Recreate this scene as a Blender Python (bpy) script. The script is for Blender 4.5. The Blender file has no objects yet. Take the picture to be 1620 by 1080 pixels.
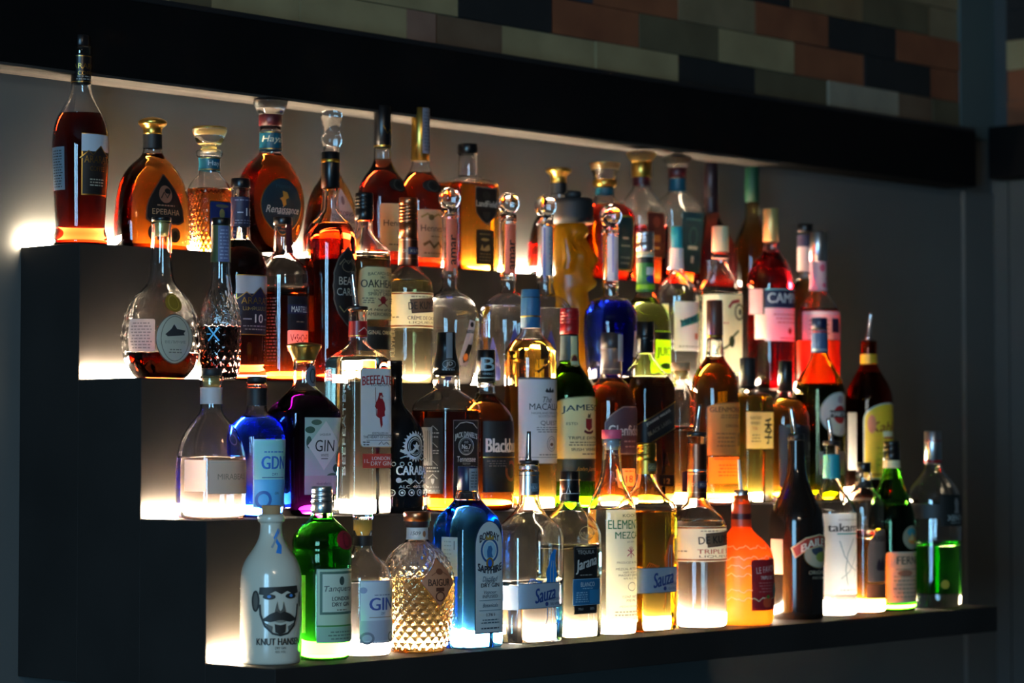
import bpy, bmesh, math, random
from mathutils import Matrix, Vector
from mathutils.geometry import tessellate_polygon
random.seed(7)
S = bpy.context.scene
COL = S.collection

# ------------------------------------------------------------------ camera
F = 4083.0                                   # focal length in pixels of the 1620 px frame
CAM = Vector((-2.28, -3.1236, 1.6))
BX = Vector((0.6829, -0.0274, -0.7300))      # world X, Y, Z axes seen in camera space
BY = Vector((-0.7305, -0.0256, -0.6825))
BZ = Vector((0.0, 0.9993, -0.0374))
R3 = Matrix((BX, BY, BZ))
cam_data = bpy.data.cameras.new('camera')
cam = bpy.data.objects.new('camera', cam_data)
COL.objects.link(cam)
cam_data.sensor_width = 36.0
cam_data.lens = F * 36.0 / 1620.0
cam_data.clip_start = 0.05
cam.matrix_world = Matrix.Translation(CAM) @ R3.to_4x4()
cam_data.dof.use_dof = True
cam_data.dof.focus_distance = 3.72
cam_data.dof.aperture_fstop = 4.3
S.camera = cam

# ------------------------------------------------------------------ world and exposure
W = bpy.data.worlds.new('world'); S.world = W
W.use_nodes = True
W.node_tree.nodes['Background'].inputs[0].default_value = (0.55, 0.75, 1.0, 1)
W.node_tree.nodes['Background'].inputs[1].default_value = 0.02
S.view_settings.view_transform = 'Standard'
S.view_settings.look = 'None'
S.view_settings.exposure = 0.25
S.view_settings.gamma = 1.0
S.view_settings.use_curve_mapping = False
S.cycles.max_bounces = 20
S.cycles.transmission_bounces = 20
S.cycles.glossy_bounces = 6
S.cycles.diffuse_bounces = 4
S.cycles.transparent_max_bounces = 24
S.cycles.sample_clamp_indirect = 40.0
S.cycles.sample_clamp_direct = 0.0
S.cycles.blur_glossy = 0.3
LED_POWER = 210.0
WINDOW_POWER = 2.15

# ------------------------------------------------------------------ materials
def lin(c):
    if isinstance(c, str):
        c = c.lstrip('#')
        if len(c) == 3: c = ''.join(x * 2 for x in c)
        v = [int(c[i:i+2], 16) / 255 for i in (0, 2, 4)]
        return tuple((x / 12.92 if x <= .04045 else ((x + .055) / 1.055) ** 2.4) for x in v)
    return tuple(c)
MATS = {}
def mat(color, rough=0.6, metal=0.0, trans=0.0, coat=0.0):
    key = (color, rough, metal, trans, coat)
    if key in MATS: return MATS[key]
    m = bpy.data.materials.new('surface'); m.use_nodes = True
    nt = m.node_tree; p = nt.nodes['Principled BSDF']
    c = lin(color)
    p.inputs['Base Color'].default_value = (*c, 1)
    p.inputs['Roughness'].default_value = rough
    p.inputs['Metallic'].default_value = metal
    p.inputs['Coat Weight'].default_value = coat
    if trans > 0:
        t = nt.nodes.new('ShaderNodeBsdfTranslucent'); t.inputs[0].default_value = (*c, 1)
        mx = nt.nodes.new('ShaderNodeMixShader'); mx.inputs[0].default_value = trans
        nt.links.new(p.outputs[0], mx.inputs[1]); nt.links.new(t.outputs[0], mx.inputs[2])
        nt.links.new(mx.outputs[0], nt.nodes['Material Output'].inputs[0])
    MATS[key] = m
    return m
def noisy(name, c1, c2, scale, rough=0.7, bump=0.0, detail=6, metal=0.0, stretch=(1, 1, 1), spec=0.5):
    m = bpy.data.materials.new(name); m.use_nodes = True
    nt = m.node_tree; p = nt.nodes['Principled BSDF']
    tc = nt.nodes.new('ShaderNodeTexCoord'); mp = nt.nodes.new('ShaderNodeMapping'); mp.inputs[3].default_value = stretch
    nt.links.new(tc.outputs['Object'], mp.inputs[0])
    n = nt.nodes.new('ShaderNodeTexNoise'); n.inputs['Scale'].default_value = scale; n.inputs['Detail'].default_value = detail
    nt.links.new(mp.outputs[0], n.inputs['Vector'])
    r = nt.nodes.new('ShaderNodeValToRGB')
    r.color_ramp.elements[0].position = .3; r.color_ramp.elements[1].position = .7
    r.color_ramp.elements[0].color = (*lin(c1), 1); r.color_ramp.elements[1].color = (*lin(c2), 1)
    nt.links.new(n.outputs[0], r.inputs[0]); nt.links.new(r.outputs[0], p.inputs['Base Color'])
    p.inputs['Roughness'].default_value = rough; p.inputs['Metallic'].default_value = metal; p.inputs['Specular IOR Level'].default_value = spec
    if bump:
        b = nt.nodes.new('ShaderNodeBump'); b.inputs[0].default_value = bump; b.inputs[1].default_value = .01
        nt.links.new(n.outputs[0], b.inputs['Height']); nt.links.new(b.outputs[0], p.inputs['Normal'])
    return m
def absorb(nt, T, t):
    """homogeneous absorption that leaves the colour T after t metres"""
    sg = [-math.log(max(x, 1e-4)) / t for x in T]; d = max(max(sg), 1e-3)
    v = nt.nodes.new('ShaderNodeVolumeAbsorption')
    v.inputs['Density'].default_value = d
    v.inputs['Color'].default_value = (*[1 - s / d for s in sg], 1)
    nt.links.new(v.outputs[0], nt.nodes['Material Output'].inputs['Volume'])
def glass(T=None, rough=0.0, ior=1.47, tint=(1, 1, 1), t=0.02):
    key = ('g', T, rough, ior, tint, t)
    if key in MATS: return MATS[key]
    m = bpy.data.materials.new('bottle_glass'); m.use_nodes = True
    nt = m.node_tree; nt.nodes.remove(nt.nodes['Principled BSDF'])
    g = nt.nodes.new('ShaderNodeBsdfGlass'); g.inputs['IOR'].default_value = ior
    g.inputs['Roughness'].default_value = rough; g.inputs['Color'].default_value = (*tint, 1)
    nt.links.new(g.outputs[0], nt.nodes['Material Output'].inputs[0])
    if T: absorb(nt, T, t)
    MATS[key] = m
    return m
def liquid_mat(T, t=0.05):
    key = ('l', T, t)
    if key in MATS: return MATS[key]
    m = bpy.data.materials.new('liquid'); m.use_nodes = True
    nt = m.node_tree; nt.nodes.remove(nt.nodes['Principled BSDF'])
    absorb(nt, T, t)
    MATS[key] = m
    return m
def emit(color, power, name='light'):
    m = bpy.data.materials.new(name); m.use_nodes = True
    nt = m.node_tree; nt.nodes.remove(nt.nodes['Principled BSDF'])
    e = nt.nodes.new('ShaderNodeEmission'); e.inputs[0].default_value = (*color, 1); e.inputs[1].default_value = power
    nt.links.new(e.outputs[0], nt.nodes['Material Output'].inputs[0])
    return m
NAMED = {
 'gold': ('#c9a04a', .28, 1), 'gold2': ('#a8863a', .35, 1), 'brass': ('#b39a55', .3, 1), 'silver': ('#c4c8cc', .3, 1),
 'steel': ('#d5d8da', .12, 1), 'copper': ('#b5714c', .28, 1), 'copper2': ('#8a5540', .35, 1), 'black': ('#0b0b0d', .3, 0),
 'blackm': ('#101012', .55, 0), 'navy': ('#0b1a3a', .35, 0), 'rubber': ('#141415', .4, 0), 'cork': ('#a9825a', .85, 0), 'corkred': ('#8a5a40', .85, 0),
 'red': ('#8c1015', .35, 0), 'teal': ('#0d4f60', .4, 0), 'tealb': ('#1f93a0', .35, 0), 'darkred': ('#4a1418', .4, 0), 'green': ('#0f5a33', .35, 0),
 'white': ('#d8d5cf', .5, 0), 'cream': ('#d9cda0', .5, 0), 'taupe': ('#6e5850', .4, 0), 'pink': ('#d05070', .5, 0), 'bluecap': ('#2a5f86', .42, 0),
 'yellow': ('#d8b020', .5, 0), 'orange': ('#d8501c', .45, 0), 'plum': ('#2c161c', .4, 0), 'palegold': ('#cdbd7a', .4, .6), 'pinkish': ('#c9b8b6', .5, 0),
}
def M(n):
    if not isinstance(n, str): return n
    if n == 'clear': return glass()
    if n in NAMED:
        c, r, me = NAMED[n]; return mat(c, r, me)
    if n.startswith('~'):                                      # paper that lets some light through
        return mat(tuple(min(.86, x * 1.45) for x in lin(n[1:])), .6, 0, .35)
    if n.startswith('*'): return mat(n[1:], .3, 1)             # metallic ink or foil
    return mat(n, .55)

# ------------------------------------------------------------------ pixel <-> place helpers
def ray(u, v):
    return R3 @ Vector(((u - 810) / F, -(v - 540) / F, -1.0))
def on_y(u, v, Y):
    d = ray(u, v); return CAM + d * ((Y - CAM.y) / d.y)
def on_z(u, v, Z):
    d = ray(u, v); return CAM + d * ((Z - CAM.z) / d.z)
def proj(p):
    c = R3.transposed() @ (Vector(p) - CAM)
    return 810 + F * c.x / -c.z, 540 - F * c.y / -c.z, -c.z

# ------------------------------------------------------------------ mesh helpers
def link(name, me, parent=None, mats=()):
    for m in mats: me.materials.append(m)
    o = bpy.data.objects.new(name, me); COL.objects.link(o)
    if parent: o.parent = parent
    return o
def add_box(bm, a, b, mi=0):
    vs = [bm.verts.new((x, y, z)) for x in (a[0], b[0]) for y in (a[1], b[1]) for z in (a[2], b[2])]
    for f in ((0, 1, 3, 2), (4, 6, 7, 5), (0, 4, 5, 1), (2, 3, 7, 6), (0, 2, 6, 4), (1, 5, 7, 3)):
        bm.faces.new([vs[i] for i in f]).material_index = mi
def finish(name, bm, mats, parent=None, bevel=0.0, smooth=False):
    bmesh.ops.recalc_face_normals(bm, faces=bm.faces)
    me = bpy.data.meshes.new(name); bm.to_mesh(me); bm.free()
    o = link(name, me, parent, mats)
    if smooth: me.polygons.foreach_set('use_smooth', [True] * len(me.polygons))
    if bevel:
        b = o.modifiers.new('bevel', 'BEVEL'); b.width = bevel; b.segments = 2; b.limit_method = 'ANGLE'
    return o
def box(name, a, b, m, parent=None, bevel=0.0):
    bm = bmesh.new(); add_box(bm, a, b); return finish(name, bm, [m], parent, bevel)
def structure(o):
    o['kind'] = 'structure'; return o
def thing(name, label, cat, loc=(0, 0, 0), group=None):
    o = bpy.data.objects.new(name, None); COL.objects.link(o); o.location = loc
    o.empty_display_size = .05
    o['label'] = label; o['category'] = cat
    if group: o['group'] = group
    return o
def chaikin(pts, it=2):
    for _ in range(it):
        q = [pts[0]]
        for i in range(len(pts) - 1):
            a, b = pts[i], pts[i + 1]
            if i > 0: q.append(tuple(a[k] * .75 + b[k] * .25 for k in range(len(a))))
            if i < len(pts) - 2: q.append(tuple(a[k] * .25 + b[k] * .75 for k in range(len(a))))
        q.append(pts[-1]); pts = q
    return pts
def ring_mesh(rings, closed_ends=(True, True), flip=False):
    """rings: list of lists of xyz -> verts, faces"""
    n = len(rings[0]); V = [p for r in rings for p in r]; Fc = []
    for i in range(len(rings) - 1):
        for j in range(n):
            a = i * n + j; b = i * n + (j + 1) % n; c = b + n; d = a + n
            Fc.append((a, b, c, d))
    if closed_ends[0]: Fc.append(tuple(range(n - 1, -1, -1)))
    if closed_ends[1]: Fc.append(tuple((len(rings) - 1) * n + j for j in range(n)))
    if flip: Fc = [tuple(reversed(f)) for f in Fc]
    return V, Fc
def mesh_obj(name, V, Fc, m, parent, smooth=True):
    me = bpy.data.meshes.new(name); me.from_pydata([tuple(v) for v in V], [], Fc)
    if smooth:
        me.polygons.foreach_set('use_smooth', [len(f) < 5 for f in Fc])
    me.update()
    return link(name, me, parent, [m])
def se_r(th, a, rho, n):
    c, s = abs(math.cos(th)), abs(math.sin(th)) / rho
    return a / ((c ** n + s ** n) ** (1.0 / n))
def support(rho, n, psi):
    if n <= 2.01 and rho > .999: return 1.0
    return max(se_r(t * math.pi / 90, 1, rho, n) * math.cos(t * math.pi / 90 - psi) for t in range(180))
TEXT = {}
def text_mesh(s, bold=0.0, shear=0.0):
    key = (s, bold, shear)
    if key in TEXT: return TEXT[key]
    cu = bpy.data.curves.new('t', 'FONT'); cu.body = s; cu.size = 1.0; cu.offset = bold; cu.shear = shear
    cu.resolution_u = 3; cu.align_x = 'LEFT'
    ob = bpy.data.objects.new('t', cu); COL.objects.link(ob)
    bpy.context.view_layer.update()
    dg = bpy.context.evaluated_depsgraph_get()
    me = bpy.data.meshes.new_from_object(ob.evaluated_get(dg))
    bm = bmesh.new(); bm.from_mesh(me); bmesh.ops.triangulate(bm, faces=bm.faces); bm.to_mesh(me); bm.free()
    V = [(v.co.x, v.co.y) for v in me.vertices]; Fc = [tuple(p.vertices) for p in me.polygons]
    bpy.data.objects.remove(ob); bpy.data.curves.remove(cu); bpy.data.meshes.remove(me)
    if not V: V = [(0, 0), (1, 0), (1, 1)]; Fc = [(0, 1, 2)]
    x0 = min(v[0] for v in V); x1 = max(v[0] for v in V); y0 = min(v[1] for v in V); y1 = max(v[1] for v in V)
    TEXT[key] = ([((v[0] - (x0 + x1) / 2) / (x1 - x0), (v[1] - (y0 + y1) / 2) / (y1 - y0)) for v in V], Fc, (x1 - x0) / (y1 - y0))
    return TEXT[key]

# ------------------------------------------------------------------ the place
ZT = [1.881, 1.6845, 1.488, 1.296]           # tread heights, top tier first
YB = [0.0, -0.1414, -0.2828, -0.4242]        # back edge of each tread
TD = 0.1414                                  # tread depth

class Bottle: pass
SHELF_FRONT = [y - TD for y in YB]
PLACED = []
NT = 72
def shape_w(kind, v):
    if kind == 'rect': return 1.0
    if kind == 'ellipse': return math.sqrt(max(0, 1 - v * v))
    if kind == 'diamond': return 1 - abs(v)
    if kind == 'round':
        c = .88
        return 1.0 if abs(v) < c else 1 - .16 * (1 - math.sqrt(max(0, 1 - ((abs(v) - c) / (1 - c)) ** 2)))
    if kind == 'arch': return 1.0 if v > -.55 else math.sqrt(max(0, 1 - ((-.55 - v) / .45) ** 2))
    if kind == 'archlow': return 1.0 if v > -.8 else math.sqrt(max(0, 1 - ((-.8 - v) / .2) ** 2))
    if kind == 'tri': return min(1, (.06 + .94 * math.sin(min(1, (v + 1) / 1.55) * math.pi / 2)) * (1 if v < .8 else 1 - ((v - .8) / .2) ** 2 * .35))
    if kind == 'shield': return 1.0 if v < .2 else max(0, 1 - ((v - .2) / .8) ** 1.8)
    if kind == 'barrel': return .9 + .1 * math.cos(v * math.pi / 2) if abs(v) < .86 else (.9) * (1 - .25 * ((abs(v) - .86) / .14) ** 2)
    if kind == 'wave': return 1.0 if v > -.4 else .93 - .6 * ((-.4 - v) / .6) ** 1.6
    if kind == 'lobed': return (1 - abs(v) ** 3) * (1 - .06 * abs(math.sin(v * 9)))
    return 1.0

def bottle(name, label, tier, uc, prof, sec=(1, 2, 0, 0), g=None, liq=None, base=8, wall=.0022, d=.5, parts=(), cat='bottle',
           group=None, quilt=None, opaque=None, rot=0.0, ybase=None, frost=0.0, gt=0.02):
    """prof: silhouette from base to mouth as (height row, half width) in frame pixels at the bottle's own distance"""
    B = Bottle()
    zt = ZT[tier]; yb = prof[0][0] if ybase is None else ybase
    dy_ = 0.0
    if isinstance(d, tuple): d, dy_ = d
    if d == 'auto':
        p = on_z(uc, yb, zt); az = math.atan2(p.x - CAM.x, p.y - CAM.y)
        r = prof[1][1] * proj(p)[2] / F
        Y = p.y + math.cos(az) * r
        Y = max(Y, SHELF_FRONT[tier] + .9 * r) + dy_
    else:
        Y = YB[tier] - TD * d + dy_
    rmx = max(p[1] for p in prof) * proj((0.5 + uc / 900 * .8, Y, zt))[2] / F
    Y = min(Y, YB[tier] - .0145 - rmx * (sec[0] ** .7 if sec[1] < 5 else 1.0))
    P0 = on_y(uc, yb, Y); pos = Vector((P0.x, Y, zt + .0006))
    pu, pv, dep = proj(pos)
    # keep the bottle upright on the seen axis: solve x so that its mid height projects to uc
    zmid = pos.z + (yb - prof[-1][0]) / 2 * dep / F
    for _ in range(3):
        q = proj((pos.x, pos.y, zmid)); pos.x += (uc - q[0]) * q[2] / F / math.cos(math.atan2(pos.x - CAM.x, pos.y - CAM.y))
    pu, pv, dep = proj(pos)
    k = dep / F
    az = math.atan2(pos.x - CAM.x, pos.y - CAM.y)
    ytop = prof[-1][0]
    for _ in range(3):                       # height whose projection is ytop
        zt_ = pos.z + (pv - ytop) * k if _ == 0 else zt_ + (proj((pos.x, pos.y, zt_))[1] - ytop) * k
    H = zt_ - pos.z
    def Z(y): return (yb - y) / (yb - ytop) * H
    rr = math.radians(rot)
    cdir = math.atan2(-math.cos(az), -math.sin(az)) - rr        # local azimuth towards the camera
    rdir = cdir + math.pi / 2                                   # local azimuth of picture right
    rho0, n0, y_b, y_n = sec
    rows = chaikin([(p[0], p[1]) for p in prof], 2)
    if quilt:
        fine = []
        for i in range(len(rows) - 1):
            m_ = max(1, int(abs(rows[i + 1][0] - rows[i][0]) / 1.6))
            for j in range(m_): fine.append(tuple(rows[i][c] + (rows[i + 1][c] - rows[i][c]) * j / m_ for c in (0, 1)))
        fine.append(rows[-1]); rows = fine
    R = []
    for (y, hw) in rows:
        if y_b == y_n: w = 1.0
        else: w = max(0.0, min(1.0, (y - y_n) / (y_b - y_n)))
        rho = 1 + (rho0 - 1) * w; n = 2 + (n0 - 2) * w
        R.append((Z(y), hw * k / support(rho, n, rdir), rho, n))
    B.rows = R; B.pos = pos; B.k = k
    nt = NT if not quilt else 168
    def at(z):
        if z <= R[0][0]: return R[0][1:]
        for i in range(len(R) - 1):
            if R[i][0] <= z <= R[i + 1][0] and R[i + 1][0] > R[i][0]:
                t = (z - R[i][0]) / (R[i + 1][0] - R[i][0])
                return tuple(R[i][c] + (R[i + 1][c] - R[i][c]) * t for c in (1, 2, 3))
        return R[-1][1:]
    def P(th, z, off=0.0):
        a, rho, n = at(z); r = se_r(th, a, rho, n) + off
        return (r * math.cos(th), r * math.sin(th), z)
    def relief(th, z):
        if not quilt: return 0.0
        nq, pitch, amp, y0, y1 = quilt
        z0, z1 = Z(y0), Z(y1)
        if z < z0 or z > z1: return 0.0
        e = min(1, (z - z0) / .006, (z1 - z) / .006)
        u = th / (2 * math.pi) * nq; v = z / pitch
        g1 = abs(2 * ((u + v) % 1) - 1); g2 = abs(2 * ((u - v) % 1) - 1)
        return amp * (min(g1, g2) - .5) * e
    root = thing(name, label, cat, pos, group); root.rotation_euler = (0, 0, rr)
    B.root = root
    # --- glass
    outer = [[(lambda r_: (r_ * math.cos(t), r_ * math.sin(t), z))(se_r(t, a, rho, n) + relief(t, z)) for t in [2 * math.pi * j / nt for j in range(nt)]] for (z, a, rho, n) in R]
    if opaque:
        V, Fc = ring_mesh(outer); mesh_obj('body', V, Fc, M(opaque), root)
    else:
        zb = Z(yb - base); ztop = R[-1][0] - .001
        lev = Z(liq[0]) if liq else zb
        V, Fc = ring_mesh(outer)
        def inner_rows(z0, z1):
            zs = [z0] + [r_[0] for r_ in R if z0 + .0015 < r_[0] < z1 - .0015] + [z1]
            out = []
            for z in zs:
                e = 1.0
                if z - zb < .004 and z0 == zb: e = .93
                ring = []
                for j in range(NT):
                    t = 2 * math.pi * j / NT; a, rho, n = at(z)
                    rad = max(.001, (se_r(t, a, rho, n) - wall) * e)
                    ring.append((rad * math.cos(t), rad * math.sin(t), z))
                out.append(ring)
            return out
        if ztop - lev > .008:
            V2, F2 = ring_mesh(inner_rows(lev, ztop - .001), flip=True)
            o_ = len(V); V = V + V2; Fc = Fc + [tuple(i + o_ for i in f) for f in F2]
        gm = g if g else glass()
        mesh_obj('glass_body', V, Fc, gm, root)
        if liq and lev - zb > .005:
            V3, F3 = ring_mesh(inner_rows(zb, lev - .0002))
            mesh_obj('liquid', V3, F3, liquid_mat(liq[1]), root)
    # --- surface mapping for labels
    def arc_table(z):
        N_ = 720; pts = [P(2 * math.pi * i / N_ - math.pi, z) for i in range(N_ + 1)]
        s = [0.0]
        for i in range(N_): s.append(s[-1] + math.dist(pts[i], pts[i + 1]))
        return pts, s
    def theta_of_u(u, z, tab):
        pts, s = tab; du = (u - uc) * k; best = None
        for i, p_ in enumerate(pts[:-1]):
            th = 2 * math.pi * i / 720 - math.pi
            dd = (th - cdir + math.pi) % (2 * math.pi) - math.pi
            if abs(dd) > 1.75: continue
            e = abs(p_[0] * math.cos(rdir) + p_[1] * math.sin(rdir) - du) + abs(dd) * 1e-5
            if best is None or e < best[0]: best = (e, i)
        return best[1]
    def decal(pname, u0, u1, y0, y1, kind, items, color, back=None, off0=.0004, curve=None):
        zc = Z((y0 + y1) / 2); tab = arc_table(zc); pts, s = tab; L = s[-1]
        i0 = theta_of_u(u0, zc, tab) if not isinstance(u0, tuple) else 0
        if isinstance(u0, tuple):
            ii = lambda dg: int(round(((cdir + math.radians(dg) + math.pi) % (2 * math.pi)) / (2 * math.pi) * 720)) % 720
            ic, ia = ii(u0[0]), ii(u0[0] - u0[1])
            half = (s[ic] - s[ia]) % L; sc = s[ic]
        elif u1 is None:
            half = (s[180] - s[i0]) % L                          # index 180 is the -90 degree front
            if half > L * .45: half = L * .2
            sc = s[180]; 
        else:
            i1 = theta_of_u(u1, zc, tab); wd = (s[i1] - s[i0]) % L
            if wd > L * .6: wd = L * .2
            half = wd / 2; sc = s[i0] + half
        ks = sc
        def th_at(x):
            t = (ks + x) % L; lo, hi = 0, 720
            while hi - lo > 1:
                m_ = (lo + hi) // 2
                if s[m_] <= t: lo = m_
                else: hi = m_
            f = (t - s[lo]) / max(1e-9, s[lo + 1] - s[lo])
            return 2 * math.pi * (lo + f) / 720 - math.pi
        VV, FF, MI, mats = [], [], [], []
        lay = [off0]
        def mi(c):
            m_ = M(c)
            if m_ not in mats: mats.append(m_)
            return mats.index(m_)
        def put(verts, faces, c, split=True):
            b = len(VV); o_ = lay[0]; idx = mi(c)
            if split:
                verts = list(verts); out = []
                stack = [(f[0], f[i], f[i + 1]) for f in faces for i in range(1, len(f) - 1)]
                mid = {}
                while stack:
                    t = stack.pop()
                    ln = [abs(verts[t[i]][0] - verts[t[(i + 1) % 3]][0]) for i in range(3)]
                    m_ = ln.index(max(ln))
                    if ln[m_] < .0026: out.append(t); continue
                    p, q, r_ = t[m_], t[(m_ + 1) % 3], t[(m_ + 2) % 3]
                    ky = (min(p, q), max(p, q))
                    if ky not in mid:
                        mid[ky] = len(verts); verts.append(((verts[p][0] + verts[q][0]) / 2, (verts[p][1] + verts[q][1]) / 2))
                    w = mid[ky]; stack += [(p, w, r_), (w, q, r_)]
                faces = out
            for (x, y) in verts: VV.append(P(th_at(x), Z(y), o_))
            for f in faces: FF.append(tuple(b + i for i in f)); MI.append(idx)
            lay[0] += .00011
        yc, hh = (y0 + y1) / 2, (y1 - y0) / 2
        def patch(kind, hw, hh_, cx, cy, c, nv=None, nu=None):
            nv = nv or (6 if kind == 'rect' else 28)
            nu = nu or max(2, min(80, int(2 * hw / .0022) + 1))
            vs, fs = [], []
            for i in range(nv + 1):
                v = -1 + 2 * i / nv
                if kind != 'rect': v = -math.cos(math.pi * i / nv)
                w = max(.004, shape_w(kind, v))
                for j in range(nu + 1): vs.append((cx + hw * w * (-1 + 2 * j / nu), cy + hh_ * v))
            for i in range(nv):
                for j in range(nu):
                    a = i * (nu + 1) + j; fs.append((a, a + nu + 1, a + nu + 2, a + 1))
            put(vs, fs, c, False)
        if back: patch(kind, half, hh, 0, yc, back[0]); patch(kind, half - back[1] * k, hh - back[1], 0, yc, color) if color else None
        elif color: patch(kind, half, hh, 0, yc, color)
        for it in items:
            c0 = it[0]
            if c0 == 'T':
                _, s_, x, y, h, wf, c = it[:7]; opt = it[7] if len(it) > 7 else {}
                tv, tf, asp = text_mesh(s_, 0, opt.get('sh', 0)); bo = opt.get('b', 0) * 1.3
                wd = wf * 2 * half if wf else h * asp * k
                ang = math.radians(opt.get('a', 0)); bend = opt.get('bend', 0)
                ca, sa = math.cos(ang), math.sin(ang); vs = []
                if bo: tf = list(tf) + [tuple(i + len(tv) for i in f) for f in tf]
                for q_, (tx, ty) in enumerate(list(tv) * (2 if bo else 1)):
                    X_, Y_ = tx * wd + (bo * h * k if q_ < len(tv) else -bo * h * k), -ty * h * k
                    Y_ += bend * k * ((2 * tx) ** 2)
                    vs.append((x * half + X_ * ca - Y_ * sa, y + (X_ * sa + Y_ * ca) / k))
                put(vs, [tuple(reversed(f)) for f in tf], c)
            elif c0 == 'E':
                _, x, y, rx, ry, c = it; patch('ellipse', rx * k, ry, x * half, y, c, nv=16)
            elif c0 == 'R':
                _, x, y, w_, h_, c = it; patch('rect', min(w_ * k / 2, half * (1 - abs(x))), h_ / 2, x * half, y, c, nv=2)
            elif c0 == 'W':                                     # full width band
                _, y, h_, c = it; patch('rect', half, h_ / 2, 0, y, c, nv=2)
            elif c0 == 'O':
                _, x, y, rx, ry, tw, c = it; n_ = 28; vs, fs = [], []
                for i in range(n_):
                    t = 2 * math.pi * i / n_
                    vs += [(x * half + rx * k * math.cos(t), y + ry * math.sin(t)), (x * half + (rx - tw) * k * math.cos(t), y + (ry - tw) * math.sin(t))]
                for i in range(n_): a = 2 * i; b = 2 * ((i + 1) % n_); fs.append((a, a + 1, b + 1, b))
                put(vs, fs, c)
            elif c0 == 'P':
                _, x, y, pp, c = it
                tri = tessellate_polygon([[Vector((a, b, 0)) for a, b in pp]])
                put([(x * half + a * k, y + b) for a, b in pp], [tuple(t) for t in tri], c)
            elif c0 == 'L':
                _, x, y, pp, w_, c = it; vs, fs = [], []
                for i, (a, b) in enumerate(pp):
                    q0 = pp[max(0, i - 1)]; q1 = pp[min(len(pp) - 1, i + 1)]
                    dx, dy = q1[0] - q0[0], q1[1] - q0[1]; l = math.hypot(dx, dy) or 1
                    vs += [(x * half + (a - dy / l * w_ / 2) * k, y + b + dx / l * w_ / 2), (x * half + (a + dy / l * w_ / 2) * k, y + b - dx / l * w_ / 2)]
                for i in range(len(pp) - 1): fs.append((2 * i, 2 * i + 1, 2 * i + 3, 2 * i + 2))
                put(vs, fs, c)
            elif c0 == 'S':                                     # rows of print too small to read
                _, x, ya, yb_, n_, wf, c = it; vs, fs = [], []
                rnd = random.Random(int(ya * 13 + n_))
                for i in range(n_):
                    y = ya + (yb_ - ya) * (i + .5) / n_; hgt = min(2.0, (yb_ - ya) / n_ * .42); x_ = -wf * half * rnd.uniform(.75, 1)
                    end = -x_
                    while x_ < end:
                        l = min(rnd.uniform(2.5, 7) * k, end - x_)
                        b = len(vs); vs += [(x * half + x_, y - hgt / 2), (x * half + x_ + l, y - hgt / 2), (x * half + x_ + l, y + hgt / 2), (x * half + x_, y + hgt / 2)]
                        fs.append((b, b + 3, b + 2, b + 1)); x_ += l + 1.6 * k
                put(vs, fs, c)
        me = bpy.data.meshes.new(pname); me.from_pydata(VV, [], FF)
        me.polygons.foreach_set('material_index', MI); me.polygons.foreach_set('use_smooth', [True] * len(FF)); me.update()
        bm = bmesh.new(); bm.from_mesh(me)
        bmesh.ops.recalc_face_normals(bm, faces=bm.faces)
        for f in bm.faces:
            c = f.calc_center_median()
            if f.normal.x * c.x + f.normal.y * c.y < 0: f.normal_flip()
        bm.to_mesh(me); bm.free()
        return link(pname, me, root, mats)
    # --- parts
    for p_ in parts:
        kd = p_[0]
        if kd == 'lathe':
            _, nm, pr, mt = p_[:4]
            rws = pr if len(p_) > 4 and p_[4] == 'sharp' else chaikin(pr, 2)
            rings = [[(hw * k * math.cos(2 * math.pi * j / 48), hw * k * math.sin(2 * math.pi * j / 48), Z(y)) for j in range(48)] for (y, hw) in rws]
            V, Fc = ring_mesh(rings); o = mesh_obj(nm, V, Fc, M(mt), root)
        elif kd == 'cap':                                       # screw or push cap with crisp edges and optional ribs
            _, nm, ya, yb_, hw, mt = p_[:6]; hw2 = p_[6] if len(p_) > 6 else hw; ribs = p_[7] if len(p_) > 7 else 0
            za, zz = Z(ya), Z(yb_); rows_ = [(za, hw - .6), (za + .0006, hw)]
            if ribs:
                for i in range(ribs):
                    c = za + (zz - za) * (.35 + .5 * (i + .5) / ribs); rows_ += [(c - .0008, hw), (c, hw - .9), (c + .0008, hw)]
            rows_ += [(zz - .0010, hw2), (zz - .0003, hw2 - .5), (zz, hw2 - 1.4)]
            rings = [[(h * k * math.cos(2 * math.pi * j / 48), h * k * math.sin(2 * math.pi * j / 48), z) for j in range(48)] for (z, h) in rows_]
            V, Fc = ring_mesh(rings); mesh_obj(nm, V, Fc, M(mt), root)
        elif kd == 'sleeve':
            _, nm, ya, yb_, mt = p_[:5]; off = p_[5] if len(p_) > 5 else .0004
            zs = [Z(ya)] + [r_[0] for r_ in R if Z(ya) < r_[0] < Z(yb_)] + [Z(yb_)]
            rings = [[P(2 * math.pi * j / NT, z, off) for j in range(NT)] for z in zs]
            V, Fc = ring_mesh(rings, (False, False)); mesh_obj(nm, V, Fc, M(mt), root)
        elif kd == 'label':
            _, nm, u0, u1, y0, y1, kind, color, items = p_[:9]; bk = p_[9] if len(p_) > 9 else None; o0 = p_[10] if len(p_) > 10 else .0004
            decal(nm, u0, u1, y0, y1, kind, items, color, bk, o0)
        elif kd == 'ball':
            _, nm, yc_, rp, mt = p_; bm = bmesh.new(); bmesh.ops.create_uvsphere(bm, u_segments=32, v_segments=20, radius=rp * k)
            bmesh.ops.translate(bm, vec=(0, 0, Z(yc_)), verts=bm.verts); finish(nm, bm, [M(mt)], root, smooth=True)
        elif kd == 'pour':                                      # ((u, y) foot, (u, y) tip, radius px)
            _, (ua, ya), (ub, yb_), rp = p_[:4]; mt = p_[4] if len(p_) > 4 else 'steel'
            def pt(u, y): return Vector((math.cos(rdir) * (u - uc) * k, math.sin(rdir) * (u - uc) * k, Z(y)))
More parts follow.
